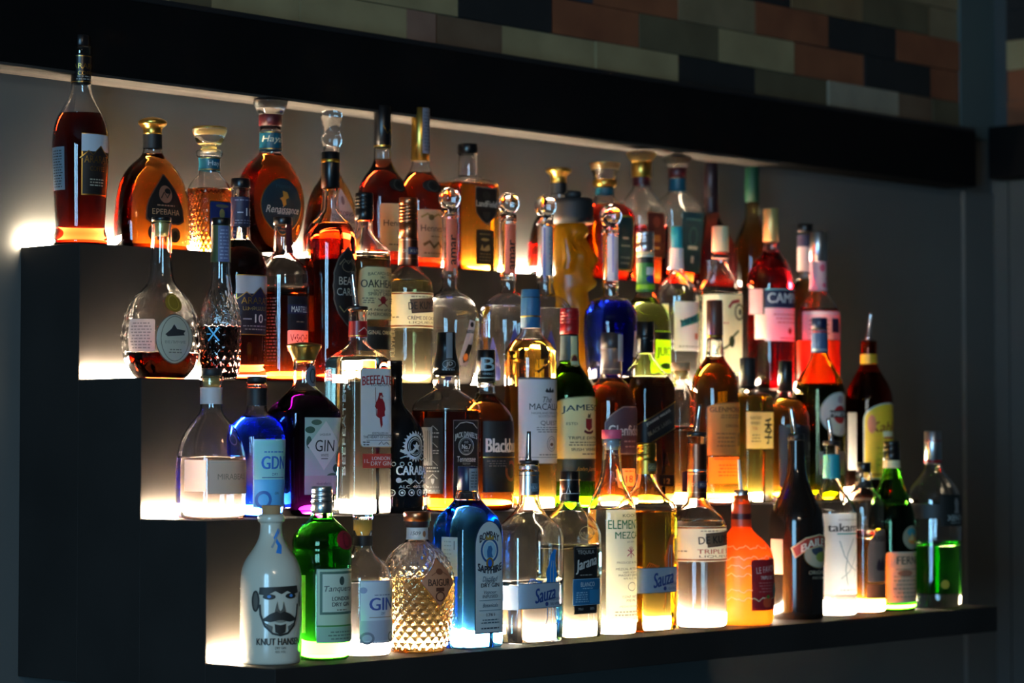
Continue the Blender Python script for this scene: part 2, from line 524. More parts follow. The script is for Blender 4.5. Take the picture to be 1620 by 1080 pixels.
            a, b = pt(ua, ya), pt(ub, yb_); ax = (b - a).normalized(); x_ = ax.orthogonal().normalized(); y_ = ax.cross(x_)
            rings = []
            for (t, f) in ((0, 1.15), (.08, 1.05), (.12, .95), (.9, .72), (1, .7)):
                c = a.lerp(b, t); rings.append([c + (x_ * math.cos(q) + y_ * math.sin(q)) * rp * f * k for q in [2 * math.pi * j / 16 for j in range(16)]])
            par = [o_ for o_ in root.children if o_.name.startswith('pourer_collar')]
            V, Fc = ring_mesh(rings); mesh_obj('pourer_spout', V, Fc, M(mt), par[0] if par else root)
    PLACED.append((name, label, pos.copy(), max(r_[1] for r_ in R), rho0, uc))
    B.Z = Z; B.P = P; B.cdir = cdir; B.rdir = rdir
    return B

# ------------------------------------------------------------------ the room
XR = 2.6234
paint = noisy('wall_paint', (.088, .090, .086), (.102, .105, .100), 3.0, .7, spec=.2)
paint_r = noisy('wall_paint_grey', (.052, .058, .058), (.062, .068, .068), 3.0, .7, spec=.2)
dark = noisy('dark_laminate', (.017, .0145, .013), (.024, .0205, .0185), 5, .6, stretch=(1, 1, 1), spec=.1)
beamm = noisy('black_beam', (.0018, .0018, .002), (.003, .003, .0033), 6, .7, spec=.1)
floor_m = noisy('floor_boards', (.03, .022, .016), (.06, .045, .03), 3, .5, stretch=(1, 8, 1))
plaster = noisy('raw_plaster', (.006, .005, .004), (.055, .044, .035), 14, .85, .5, stretch=(.25, 4, 1))
structure(box('floor', (-4.6, -7.1, -.1), (XR + .1, .1, 0), floor_m))
structure(box('ceiling', (-4.6, -7.1, 3.3), (XR + .1, .1, 3.4), mat((.05, .05, .05), .9)))
structure(box('wall_back', (-4.6, 0, 0), (XR + .1, .12, 3.3), paint))
structure(box('wall_right', (XR, -7.1, 0), (XR + .12, 0, 3.3), paint_r))
structure(box('wall_front', (-4.6, -7.2, 0), (XR + .1, -7.1, 3.3), mat((.06, .06, .062), .8)))
# left wall with the daylight window opening
bm = bmesh.new()
for a, b in (((-4.7, -7.1, 0), (-4.6, 0, .8)), ((-4.7, -7.1, 2.9), (-4.6, 0, 3.3)), ((-4.7, -7.1, .8), (-4.6, -4.26, 2.9)), ((-4.7, -2.44, .8), (-4.6, 0, 2.9))):
    add_box(bm, a, b)
structure(finish('wall_left', bm, [paint]))
wf = thing('window_1', '', ''); del wf['label']; del wf['category']; structure(wf); wf.location = (-4.62, -3.35, .8)
fm = mat((.03, .03, .032), .5)
bm = bmesh.new()
for (y0, y1, z0, z1) in ((-.91, -.85, 0, 2.1), (.85, .91, 0, 2.1), (-.10, .10, 0, 2.1), (-.91, .91, 0, .06), (-.91, .91, 2.04, 2.1)):
    add_box(bm, (-.04, y0, z0), (.04, y1, z1))
structure(finish('window_frame', bm, [fm], wf))
sky_m = emit((.30, .66, 1.0), 9.0 * WINDOW_POWER, 'daylight')
for y0, y1 in ((-.85, -.10), (.10, .85)):
    bm = bmesh.new(); vs = [bm.verts.new(p) for p in ((-.02, y0, .06), (-.02, y1, .06), (-.02, y1, 2.04), (-.02, y0, 2.04))]
    bm.faces.new(vs)
    me = bpy.data.meshes.new('window_pane'); bm.to_mesh(me); bm.free()
    structure(link('window_pane', me, wf, [sky_m]))
# ceiling pendants behind the camera
for i, (x, y, z) in enumerate(((-1.75, -3.35, 2.75), (-1.5, -3.75, 2.7), (-1.95, -3.9, 2.8))):
    t = thing('pendant_lamp', 'bare bulb pendant lamp hanging from the ceiling over the bar', 'lamp', (x, y, z), 'pendant lamps over the bar')
    bm = bmesh.new(); bmesh.ops.create_uvsphere(bm, u_segments=16, v_segments=10, radius=.028); finish('bulb', bm, [emit((1, .80, .58), 500, 'bulb_light')], t, smooth=True)
    bm = bmesh.new(); bmesh.ops.create_cone(bm, cap_ends=True, segments=16, radius1=.02, radius2=.014, depth=.06); bmesh.ops.translate(bm, vec=(0, 0, .055), verts=bm.verts)
    finish('socket', bm, [M('brass')], t)
    bm = bmesh.new(); bmesh.ops.create_cone(bm, cap_ends=True, segments=8, radius1=.003, radius2=.003, depth=3.3 - z - .08); bmesh.ops.translate(bm, vec=(0, 0, .08 + (3.3 - z - .08) / 2), verts=bm.verts)
    finish('cord', bm, [M('black')], t)

# beam above the bottles
structure(box('beam_back', (-4.6, -.076, 2.1395), (2.442, .0, 2.2565), beamm, bevel=.002))
structure(box('trim_1', (-4.6, -.0755, 2.2565), (2.442, .0, 2.2655), mat((.004, .004, .005), .6), bevel=.002))
o = structure(box('trim_2', (-4.6, -.0745, 2.1355), (1.75, .0, 2.1395), plaster))
structure(box('beam_right', (XR - .062, -7.1, 2.168), (XR, -.03, 2.283), beamm, bevel=.002))
# corner piers
structure(box('trim_3', (2.482, -.012, 2.2565), (XR, 0, 3.3), noisy('pier_paint', (.070, .095, .092), (.085, .112, .108), 3, .7, spec=.2), bevel=.001))
structure(box('trim_4', (XR - .006, -.043, 0), (XR, 0, 3.3), paint_r))
structure(box('trim_5', (2.50, -.008, 0), (XR, 0, 2.1395), paint))
# stone cladding above the beam
ST = {'c': ('#83724f', '#9c8a62'), 'w': ('#877b68', '#9e9078'), 'o': ('#6e3a20', '#8a4f2e'), 'k': ('#131110', '#1d1a18'), 'v': ('#4e432c', '#60543a'),
      'b': ('#5d432e', '#705740'), 'p': ('#775546', '#8e6c58'), 'g': ('#25272f', '#33353e'), 't': ('#6d5334', '#7c6240'), 'e': ('#6e5e42', '#837052')}
stm = [noisy('stone_' + n, a, b, 9, .85, .35, 8) for n, (a, b) in ST.items()]
sti = {n: i for i, n in enumerate(ST)}
ZA, PZ = 2.3312, .0665
ROWS = [
 (0, [(-50, 'c'), (265, 'v'), (330, 'c'), (469.6, 'c'), (639, 'p'), (685, 'b'), (792, 'c'), (938, 'c'), (1068, 'k'), (1191, 'v'), (1305, 'w'), (1415.5, 'b'), (1470, 'v'), (1513, None)]),
 (1, [(-50, 'o'), (290, 'p'), (400, 'c'), (560, 'c'), (720, 'k'), (868, 'o'), (1006.7, 'v'), (1132, 'c'), (1252, 'o'), (1364, 'k'), (1467, 'o'), (1513, None)]),
 (2, [(100, 'c'), (640, 'v'), (800, 'g'), (933, 'o'), (1069, 'e'), (1190, 'o'), (1305, 'k'), (1413, 'o'), (1513, None)]),
 (3, [(300, 'o'), (1000, 'c'), (1130, 'k'), (1247, 't'), (1360, 'v'), (1464, 'e'), (1513, None)]),
 (4, [(600, 'c'), (1190, 'o'), (1310, 'c'), (1413, 'e'), (1513, None)]),
 (5, [(600, 'o'), (1250, 'k'), (1464, 'o'), (1513, None)]),
]
bm = bmesh.new()
rs = random.Random(3)
for r_, bl in ROWS:
    z1 = ZA + r_ * PZ; z0 = z1 - PZ
    for (u0, cc), (u1, _) in zip(bl[:-1], bl[1:]):
        xa, xb = on_y(u0, 60, 0).x, on_y(u1, 60, 0).x
        add_box(bm, (xa + .0008, -.004 - rs.uniform(0, .006), z0 + .0008), (xb - .0008, 0, z1 - .0008), sti[cc])
# courses higher up and further left continue the pattern out of frame
for r_ in range(6, 15):
    x = -4.6 + (r_ % 2) * .12
    while x < 2.47:
        x2 = min(x + .24, 2.482); z1 = ZA + r_ * PZ
        add_box(bm, (x + .0008, -.004 - rs.uniform(0, .006), z1 - PZ + .0008), (x2 - .0008, 0, z1 - .0008), rs.randrange(10)); x = x2
structure(finish('wall_cladding', bm, stm))
bm = bmesh.new()
for r_ in range(0, 15):
    y = -.043 - (r_ % 2) * .1; z1 = 2.345 + r_ * PZ; first = True
    while y > -2.0:
        y2 = y - (.14 if first else .24); c = ['o', 'o', 'c', 'k', 'k', 'v', 'o', 'c', 'b', 'k', 'o', 'c', 'v', 'o', 'b'][r_] if first else 'covkb'[rs.randrange(5)]
        if first and r_ % 2: y = -.043
        add_box(bm, (XR - .004 - rs.uniform(0, .004), y2 + .0008, z1 - PZ + .0008), (XR, y - .0008, z1 - .0008), sti[c]); y = y2; first = False
structure(finish('wall_cladding_right', bm, stm))

# ------------------------------------------------------------------ stepped bottle shelf
XE = [1.635, 1.65, 1.70, 1.7427]
shelf = thing('bottle_display_shelf', 'black stepped back bar shelf with four lit tiers fixed to the wall', 'shelf', (0, 0, 1.2515))
def sbox(name, a, b, m, bevel=0.0):
    z = 1.2515
    return box(name, (a[0], a[1], a[2] - z), (b[0], b[1], b[2] - z), m, shelf, bevel)
for i in range(4):
    b_ = YB[i]; f_ = b_ - TD
    zb = 1.2515
    sbox('tier', (0, f_, zb if i < 3 else ZT[3] - .0445), (XE[i], b_ + (.0 if i else -.0005), ZT[i]), dark, .0012)
led = emit((1.0, .80, .56), LED_POWER, 'led_light')
diff = mat((.8, .8, .8), .4)
for i in range(4):
    y = YB[i]
    sbox('led_strip', (.001, y - .0115, ZT[i] + .0006), (XE[i] - .004 if i < 3 else 1.693, y - .0012, ZT[i] + .0195), led, .001)

# ------------------------------------------------------------------ the bottles, top tier to bottom tier
def gilt(y): return ('W', y, 1.2, '*c9a04a')
G = '*b9974f'
CL = glass()
amber = lambda a=1: (.78 ** a, .30 ** a, .04 ** a)
DK = (.42, .035, .006)           # dark brandy
RD = (.54, .16, .02)
MOUNT = [(-30, 6), (-22, 1), (-16, -3), (-9, 2), (-2, -4), (5, -9), (12, -3), (18, 0), (30, 6)]

# ===== tier 0
bottle('brandy_bottle', 'tall coffee brandy bottle with black mountain label, first on the top tier', 0, 127.5,
       [(378, 40), (374, 44), (366, 43), (352, 38.5), (345, 38.7), (300, 41.5), (240, 45), (212, 44.5), (192, 41), (178, 35), (165, 27), (150, 19), (135, 15.5), (110, 15.2), (87, 15.2), (86, 16.6), (75, 16.6), (73, 15)],
       liq=(178, (.20, .016, .005)), base=8, parts=[
        ('cap', 'cap', 75, 57, 13, 'black'),
        ('sleeve', 'neck_label', 131, 88, 'black'),
        ('label', 'neck_print', 113, None, 89, 130, 'rect', None, [('W', 90, 1.2, G), ('W', 129, 1.2, G), ('T', 'ARARAT', 0, 105, 8, .8, G), ('T', 'COFFEE', 0, 116, 6, .5, G), ('S', 0, 119, 127, 2, .6, '#8f8a80')], None, .0008),
        ('label', 'front_label', 129, None, 210, 303, 'rect', '#17120f', [('R', 0, 224, 92, 26, '#b9bdc4'), ('P', 0, 240, [(-30, 8)] + [(x * 1.0, y * 1.3) for x, y in MOUNT] + [(30, 8)], '#17120f'),
            ('L', 0, 240, [(x * 1.0, y * 1.3) for x, y in MOUNT], 1.6, G), ('T', 'ARARAT', 0, 249, 10.5, .84, G), ('T', 'COFFEE', 0, 263, 7, .5, G), ('S', 0, 277, 290, 3, .5, '#a59c88')], (G, 2)),
        ('label', 'back_label', 85, 103, 230, 295, 'rect', '#6d7c86', [('S', 0, 234, 292, 14, .8, '#2a2f33')]),
       ])
FLASK = [(385, 54), (380, 58), (355, 60.5), (320, 58), (296, 54.5), (280, 49), (267, 41), (256, 31), (248, 21), (240, 15.5), (232, 14.5), (212, 14.5)]
bottle('brandy_flask', 'arch-shaped amber brandy flask with black emblem label and low gold stopper', 0, 241, FLASK, sec=(.55, 2.6, 262, 245), liq=(243, RD), base=9, parts=[
        ('sleeve', 'neck_label', 234, 213, 'blackm'),
        ('lathe', 'stopper', [(213, 15), (208, 14.5), (203, 16), (199, 22), (196, 23), (193, 22.5), (189, 14), (187, 3)], 'gold'),
        ('label', 'front_label', 232, 288, 273, 347, 'tri', '#15100e', [('E', 0, 303, 13, 13, '#8c5a45'), ('E', .12, 298, 6, 4, '#15100e'), ('L', 0, 303, [(-9, 6), (-3, -3), (3, 5), (10, -4)], 2, '#15100e'),
            ('S', 0, 317, 322, 1, .6, '#8c6a55'), ('T', 'ЕРЕВАНА', 0, 329, 8, .7, '#b88a68')], ('#5a3c2c', 2.5)),
        ('label', 'seal', 235, 250, 349, 371, 'ellipse', '#15100e', [('O', 0, 360, 7, 9, 2, '#5a3c2c')]),
        ('label', 'medallion', 268, 285, 351, 373, 'ellipse', '#7a4a22', [('E', 0, 362, 5, 6, '#4a2a14')]),
       ])
bottle('brandy_decanter', 'cut glass decanter with square blue label and flat glass stopper', 0, 331,
       [(386, 31), (382, 34), (300, 35), (293, 34.5), (283, 29), (275, 20), (270, 16.5), (248, 16), (247, 20), (244, 21.5), (239, 21.5), (237, 18)], sec=(.9, 5, 290, 272),
       liq=(294, RD), base=9, quilt=(26, .0150, .0020, 382, 296), parts=[
        ('sleeve', 'neck_label', 267, 249, 'teal'), ('label', 'neck_print', 318, None, 250, 266, 'rect', None, [('T', 'Hayk', 0, 258, 9, .5, '#c8ccd0'), gilt(250), gilt(266)], None, .0008),
        ('lathe', 'stopper', [(238, 12), (231, 12), (229, 20), (220, 24), (211, 28), (208, 28)], 'clear'),
        ('lathe', 'stopper_top', [(208.5, 27.5), (207, 28), (205, 26), (203, 4)], 'brass'),
        ('label', 'front_label', 331, 365, 311, 364, 'round', '#142a63', [('T', 'IMPERIAL', 0, 342, 7, .86, '#c9ccd6'), ('E', 0, 329, 5, 7, '#8a8050'), ('E', 0, 318, 12, 2.5, '#6a6350'), ('S', 0, 350, 360, 2, .7, '#9aa0b8')], (G, 1.5), .0026),
       ])
bottle('brandy_decanter', 'round dark brandy decanter with oval teal label numbered 20 and tall glass stopper', 0, 427.5,
       [(386, 24), (382, 26), (378, 24), (374, 26), (368, 34), (355, 44), (335, 52), (312, 55), (290, 53), (270, 46), (255, 36), (246, 26), (240, 19), (236, 17), (200, 17), (199, 16)], sec=(.5, 2.0, 256, 240),
       liq=(240, (.40, .075, .010)), base=10, parts=[
        ('sleeve', 'neck_label', 234, 208, 'teal'), ('label', 'neck_print', 411, None, 209, 233, 'rect', None, [('T', 'Hayasy', 0, 220, 11, .75, '#d5cfae', {'sh': .2}), gilt(209.5), gilt(232.5)], None, .0008),
        ('lathe', 'stopper_collar', [(200, 17), (199, 18.6), (185, 18.6), (184, 17.5)], 'darkred', 'sharp'),
        ('lathe', 'stopper', [(184.5, 17), (182, 20), (175, 24), (167, 28), (165, 28)], 'clear'), ('lathe', 'stopper_top', [(165.5, 27), (164, 27), (160, 14), (159, 3)], 'black'),
        ('label', 'front_label', 412, None, 273, 352, 'ellipse', '#0b2f3d', [('T', 'Hayasy', 0, 286, 8, .36, '#27505c'), ('P', 0, 303, [(-3, -11), (7, -9), (10, -2), (3, 1), (4, 8), (-2, 11), (-5, 3), (-9, 0), (-2, -3)], '#c58a35'),
            ('T', 'Renaissance', 0, 318, 10, .78, '#d8dde0', {'sh': .3}), ('S', 0, 322, 326, 1, .4, '#a8b0b0'), ('T', '20', 0, 333, 9, .17, '#d2703c', {'b': .02}), ('S', 0, 339, 345, 1, .4, '#b06a44')], (G, 2)),
       ])
bottle('brandy_flask', 'amber brandy flask with white label and hollow waisted glass stopper, behind a slim black-capped bottle', 0, 524,
       [(390, 42), (386, 45), (370, 45.5), (350, 44), (325, 41), (305, 36), (290, 29), (280, 21), (272, 16), (262, 13.5), (232, 13)], sec=(.6, 2.5, 290, 270), liq=(276, RD), base=8, parts=[
        ('lathe', 'stopper', [(233, 13), (229, 16.5), (224, 17), (219, 16.5), (214, 12.5), (206, 13.5), (198, 16), (191, 17.5), (186, 17), (184, 12)], 'clear'),
        ('label', 'front_label', 522, 561, 290, 353, 'tri', '#c4aea8', [('E', 0, 306, 4, 6, '#8a6a6a'), ('T', 'ИСТОРИЯ', 0, 324, 6.5, .8, '#3a2a2c'), ('T', 'ЕРЕВАНА', 0, 333, 6.5, .8, '#3a2a2c'), ('S', 0, 339, 346, 1, .8, '#443')], None),
       ])
HEN = lambda r, top: [(top + 222, r * .84), (top + 218, r * .9), (top + 165, r * .95), (top + 130, r), (top + 115, r * .96), (top + 100, r * .78), (top + 88, r * .52), (top + 78, r * .37), (top + 70, 13.6), (top + 55, 13.5)]
bottle('cognac_bottle', 'dark cognac bottle with long black foil cap and cream label', 0, 605, HEN(40, 176), liq=(251, (.24, .02, .006)), base=9, parts=[
        ('cap', 'foil_capsule', 231, 176, 14.2, 'black', 13.6), ('sleeve', 'gold_band', 233, 230, 'gold'),
        ('lathe', 'cap_string', [(176, 1.0), (168, .7), (158, .5)], '#4a4848'),
        ('label', 'foil_print', 592, None, 190, 222, 'rect', None, [('L', 0, 212, [(-9, -8), (-3, 3), (2, -3), (9, 2)], 1.3, G)], None, .0012),
        ('label', 'shoulder_seal', 616, 640, 278, 296, 'ellipse', '#1a1714', [('O', 0, 287, 11, 8, 1.5, '#4a443a')]),
        ('label', 'front_label', 601, None, 313, 378, 'round', '~#c9bc96', [('T', 'Hennessy', 0, 341, 11, .82, '#2e2219', {}), ('T', 'V.S', 0, 352, 6, .14, '#8a6a30'), ('S', 0, 366, 372, 1, .6, '#8a7a50')], ('#e0d5b0', 1.5)),
       ])
bottle('cognac_bottle', 'cognac bottle with long gold foil cap and grape vine label', 0, 665, HEN(37, 181), liq=(271, (.40, .05, .008)), base=9, parts=[
        ('cap', 'foil_capsule', 253, 179, 15, 'gold', 13.8), ('label', 'tax_strip', 668, 682, 180, 243, 'rect', '#79757c', [('S', 0, 184, 240, 12, .8, '#57535c')], None, .0016),
        ('label', 'foil_print', 651, None, 205, 235, 'rect', None, [('L', 0, 222, [(-9, 4), (0, -6), (8, -8)], 1.3, '#5a4318')], None, .0012),
        ('label', 'shoulder_seal', 668, 696, 280, 298, 'ellipse', '#1a1714', [('O', 0, 289, 11, 8, 1.5, '#4a443a')]),
        ('label', 'front_label', 661, None, 322, 388, 'round', '#bfa67e', [('L', 0, 331, [(-26, 2), (-16, -3), (-8, 2), (4, -3), (16, 2), (26, -2)], 3, '#8a7a3a'), ('E', -.3, 333, 5, 4, '#6a5a2a'), ('T', 'Hennessy', 0, 349, 12, .84, '#2e2219', {}),
             ('S', 0, 357, 361, 1, .4, '#7a5a34'), ('L', 0, 371, [(-22, 0), (-12, -5), (-4, 3), (6, -4), (14, 2), (24, -2)], 4.5, '#6a5420'), ('S', 0, 379, 385, 1, .7, '#7a6a44')], None),
       ])
bottle('whiskey_bottle', 'square amber whiskey bottle with black shield label and low black cap', 0, 740,
       [(420, 47), (416, 49.5), (400, 50), (300, 50), (291, 49.5), (285, 46), (281, 30), (278, 17), (274, 15.3), (243, 15)], sec=(.62, 6, 290, 279), liq=(290, (.86, .42, .07)), base=9, parts=[
        ('cap', 'cap', 244, 229, 16, 'black'),
        ('label', 'shield_label', 752, 786, 294, 350, 'shield', '#14110f', [('E', 0, 306, 9, 6, '#2e2a24'), ('T', 'LandField', 0, 319, 9, .92, '#e0dcd0', {'b': .015}), ('P', 0, 335, [(-9, -4), (9, -4), (6, 5), (0, 9), (-6, 5)], '#3b352c')], ('#6c655a', 2)),
        ('label', 'lower_label', 753, 781, 357, 409, 'rect', '#1c1812', [('S', 0, 361, 367, 1, .8, '#8a7c58'), ('E', 0, 372, 9, 2.2, '#a8905a'), ('P', 0, 384, [(-11, 4), (-7, -5), (-3, 2), (3, -3), (9, -5), (11, 3), (4, 5)], '#a8905a'), ('S', 0, 391, 405, 3, .7, '#7a6c48')], ('#6b5c3c', 1.2)),
       ])
bottle('brandy_flask', 'orange brandy flask with gold flat stopper, half hidden behind the stone-head bottle', 0, 884,
       [(432, 46), (427, 49), (405, 50), (372, 46), (350, 40), (335, 31), (325, 22), (317, 15), (310, 13), (289, 12.6)], sec=(.6, 2.6, 335, 317), liq=(318, (.85, .32, .03)), base=9, parts=[
        ('sleeve', 'neck_label', 306, 290, 'blackm'), ('lathe', 'stopper', [(290, 12.5), (284, 12), (278, 14), (274, 20), (271, 21), (268, 19), (266, 3)], 'gold')])
bottle('brandy_decanter', 'red brandy decanter with teal and gold-edged label and gold-ringed glass stopper', 0, 957,
       [(434, 40), (429, 44), (400, 48), (370, 49), (345, 48.5), (332, 45), (323, 34), (316, 20), (309, 14), (296, 13.6)], sec=(.85, 2.6, 330, 312), d=.46, liq=(324, (.60, .07, .015)), base=8, parts=[
        ('sleeve', 'neck_label', 308, 298, 'teal'), ('lathe', 'stopper_collar', [(297, 14), (295, 19), (288, 19.5), (286, 17)], 'gold'),
        ('lathe', 'stopper', [(287, 17), (280, 18), (272, 21), (264, 24.5), (262, 24.5)], 'clear'), ('lathe', 'stopper_top', [(263, 24), (261, 22), (259.5, 4)], 'gold'),
        ('label', 'front_label', 974, 1002, 339, 419, 'round', '#0b3a40', [('R', .0, 372, 14, 2.5, '#b8c0b0'), ('S', 0, 380, 386, 1, .6, '#b8c0b0'), ('S', 0, 396, 412, 2, .6, '#87a09a')], ('#9a9a3a', 2.5))])
bottle('brandy_decanter', 'clear-shouldered decanter with red liquid and red-brown label under a gold stopper', 0, 1015,
       [(438, 39), (433, 42), (345, 43.5), (333, 43), (326, 39), (310, 25), (298, 15), (293, 13.5), (280, 13.5)], sec=(.9, 3.2, 330, 300), d=.42, liq=(357, (.80, .16, .03)), base=8, parts=[
        ('sleeve', 'neck_label', 293, 281, 'darkred'), ('cap', 'stopper_collar', 281, 259, 16, 'gold'),
        ('lathe', 'stopper', [(259.5, 15), (254, 20), (247, 24), (245, 24)], 'clear'), ('lathe', 'stopper_top', [(245.5, 23.5), (244, 23), (241, 4)], 'gold'),
        ('label', 'front_label', 1024, 1051, 334, 400, 'round', '#5a1c14', [('E', 0, 348, 8, 8, '#8a3c28'), ('R', 0, 372, 18, 10, '#a8702c'), ('R', 0, 386, 14, 3, '#c8a050')], ('#8a5a3a', 1.5))])
bottle('brandy_decanter', 'clear tapered decanter with teal label and dark-topped glass stopper, nearly empty', 0, 1072,
       [(440, 31), (434, 33), (400, 37), (340, 43), (328, 43.5), (322, 41), (310, 25), (303, 15), (298, 12.8), (281, 12.6)], sec=(.7, 4, 326, 302), d=(.5, .005), liq=(419, (.85, .30, .05)), base=8, parts=[
        ('sleeve', 'neck_label', 301, 283, 'teal'), ('cap', 'stopper_collar', 282, 267, 14.5, 'darkred'),
        ('lathe', 'stopper', [(267.5, 14), (262, 18), (254, 23.5), (252, 24)], 'clear'), ('lathe', 'stopper_top', [(252.5, 23.5), (250, 22), (246, 4)], 'black'),
        ('label', 'front_label', 1079, 1111, 333, 420, 'rect', '#0e4a50', [('O', 0, 368, 10, 14, 2, '#3f7a70'), ('R', 0, 384, 24, 5, '#cfd4c8'), ('R', 0, 401, 7, 10, '#b9c0b4'), ('S', 0, 341, 346, 1, .7, '#4d8a80')], None)])
bottle('cognac_bottle', 'near-black brandy bottle with plum foil neck, second from the end of the top tier', 0, 1125,
       [(444, 38), (440, 40), (400, 41), (378, 37), (360, 25), (345, 15), (335, 11.5), (312, 11)], liq=(336, (.25, .03, .02)), base=9, parts=[
        ('cap', 'foil_capsule', 312, 263, 11.3, 'plum', 10.8), ('sleeve', 'neck_label', 335, 312, 'plum')])
bottle('cognac_bottle', 'amber brandy bottle with green foil neck, last on the top tier', 0, 1190,
       [(450, 28), (446, 30), (400, 31.5), (380, 29), (362, 20), (348, 13), (338, 11.4), (319, 11)], liq=(322, (.70, .25, .03)), base=9, parts=[
        ('cap', 'foil_capsule', 320, 269, 11.6, '#0b4028', 11.2)])

# ===== tier 1
bottle('cognac_decanter', 'bulbous hammered glass decanter with oval ship label and long neck', 1, 255,
       [(582, 36), (577, 44), (562, 55), (540, 62), (520, 63.5), (498, 61), (478, 53), (463, 43), (452, 32), (443, 23), (430, 18.5), (400, 16.5), (360, 15.5), (352, 16.5), (350, 15)], sec=(.74, 2.2, 463, 445), d=.40, wall=.003,
       liq=(545, (.42, .13, .05)), base=10, quilt=(16, .030, .0016, 575, 450), parts=[
        ('lathe', 'cork', [(372, 10), (358, 12.5), (349.5, 13)], 'palegold'), ('cap', 'cap', 350, 344, 15.5, 'black'),
        ('label', 'front_label', 247, 302, 488, 561, 'ellipse', '~#b5ad98', [('O', 0, 524, 25, 33, 1, '#6a5f50'), ('P', 0, 512, [(-18, 6), (-8, -2), (-3, -9), (2, -2), (18, 0), (14, 4), (16, 7), (-14, 9)], '#2b2a2c'), ('T', 'ВЕЛИЧИЕ', 0, 529, 4, .55, '#8b8170'), ('S', 0, 538, 546, 2, .4, '#857a68')], ('#5c4c3c', 1.6), .0028),
        ('label', 'medallion', 261, 284, 458, 485, 'ellipse', '#8a6a1a', [('O', 0, 471, 9, 11, 1.2, '#b8923a')], None, .0028),
        ('label', 'back_label', 206, 246, 496, 543, 'round', '~#a99a92', [('S', 0, 500, 540, 9, .8, '#8b7d78')], None, .0022)])
bottle('liqueur_bottle', 'pineapple-textured bottle half full of black liqueur with a blue cross mark', 1, 349,
       [(582, 24), (577, 28), (560, 31), (530, 32.5), (500, 32.3), (480, 30), (465, 25), (455, 20), (445, 17), (430, 15.5), (357, 15)], wall=.003, d=.91,
       liq=(507, (.04, .02, .02)), base=9, quilt=(14, .018, .0022, 578, 452), parts=[
        ('sleeve', 'neck_wrap', 411, 357, '#3f4a28'), ('label', 'tax_strip', 345, 362, 358, 411, 'rect', '#4a5478', [('S', 0, 362, 408, 9, .8, '#7a84a4')], None, .0008), ('cap', 'cap', 357, 346, 15.4, 'black'),
        ('label', 'cross_mark', 328, 352, 505, 530, 'rect', None, [('L', 0, 517, [(-8, -10), (8, 10)], 2.2, '#4aa5d8'), ('L', 0, 517, [(8, -10), (-8, 10)], 2.2, '#4aa5d8'), ('L', 0, 517, [(-11, 0), (-4, 0)], 1.6, '#4aa5d8')], None, .0032)])
bottle('brandy_bottle', 'dark brandy bottle with a navy and white mountain label numbered 10', 1, 380,
       [(592, 39), (588, 43), (580, 42), (570, 38.5), (560, 38.7), (500, 41), (430, 42), (412, 41), (397, 33), (387, 24), (378, 16.5), (368, 14.8), (298, 14.6)], d=.40,
       liq=(379, (.16, .025, .010)), base=8, parts=[
        ('sleeve', 'neck_label', 357, 312, '#1a2140'), ('label', 'neck_print', 367, None, 313, 356, 'rect', None, [('T', '10', .25, 335, 12, .3, '#c8cbd6', {'b': .01}), ('R', -.4, 336, 9, 2, '#8a8fa8'), ('S', 0, 346, 354, 2, .8, '#6a708a'), ('S', 0, 315, 319, 1, .8, '#6a708a')], None, .0008),
        ('cap', 'cap', 298, 283, 16, 'black', 14.8),
        ('label', 'front_label', 374, None, 432, 523, 'rect', '#1b1a3c', [('R', 0, 447, 86, 27, '#aeb2bd'), ('P', 0, 462, [(-36, 10)] + [(x * 1.2, y * 1.3) for x, y in MOUNT] + [(36, 10)], '#1b1a3c'), ('L', 0, 462, [(x * 1.2, y * 1.3) for x, y in MOUNT], 1.6, G),
            ('T', 'ARARAT', 0, 471, 10, .78, G), ('T', 'ԱԽԹԱՄԱՐ', 0, 483, 6, .7, '#a8915a'), ('T', '10', .1, 498, 13, .24, '#dfe0e8', {'b': .015}), ('R', -.5, 499, 14, 2, '#aab'), ('R', .62, 499, 10, 2, '#aab'), ('S', 0, 507, 517, 2, .7, '#8f90a8')], (G, 1.5))])
bottle('cognac_bottle', 'half full cognac bottle with dark label over a pink VSOP panel', 1, 447,
       [(597, 38), (592, 41.5), (560, 42), (440, 42.5), (427, 41.5), (417, 34), (408, 24), (399, 16), (392, 14), (355, 14)], d=.33, liq=(463, (.45, .09, .015)), base=8, parts=[
        ('cap', 'cap', 356, 344, 15, 'black'), ('label', 'tax_strip', 452, 461, 356, 400, 'rect', '#4a1a22', [], None, .0008),
        ('label', 'front_label', 455, None, 467, 518, 'rect', '#14101c', [('R', 0, 487, 60, 14, '#1a1840'), ('T', 'MARTELL', 0, 487, 9, .72, '#d2ced4'), ('S', 0, 504, 508, 1, .4, '#8a7060')], None),
        ('label', 'lower_label', 455, None, 519, 552, 'round', '~#c9a49c', [('T', 'V•S•O•P', 0, 531, 12, .8, '#8a1a24')], None),
        ('label', 'side_print', 421, 440, 466, 570, 'rect', None, [('S', 0, 468, 568, 20, .9, '#7a4438')], None)])
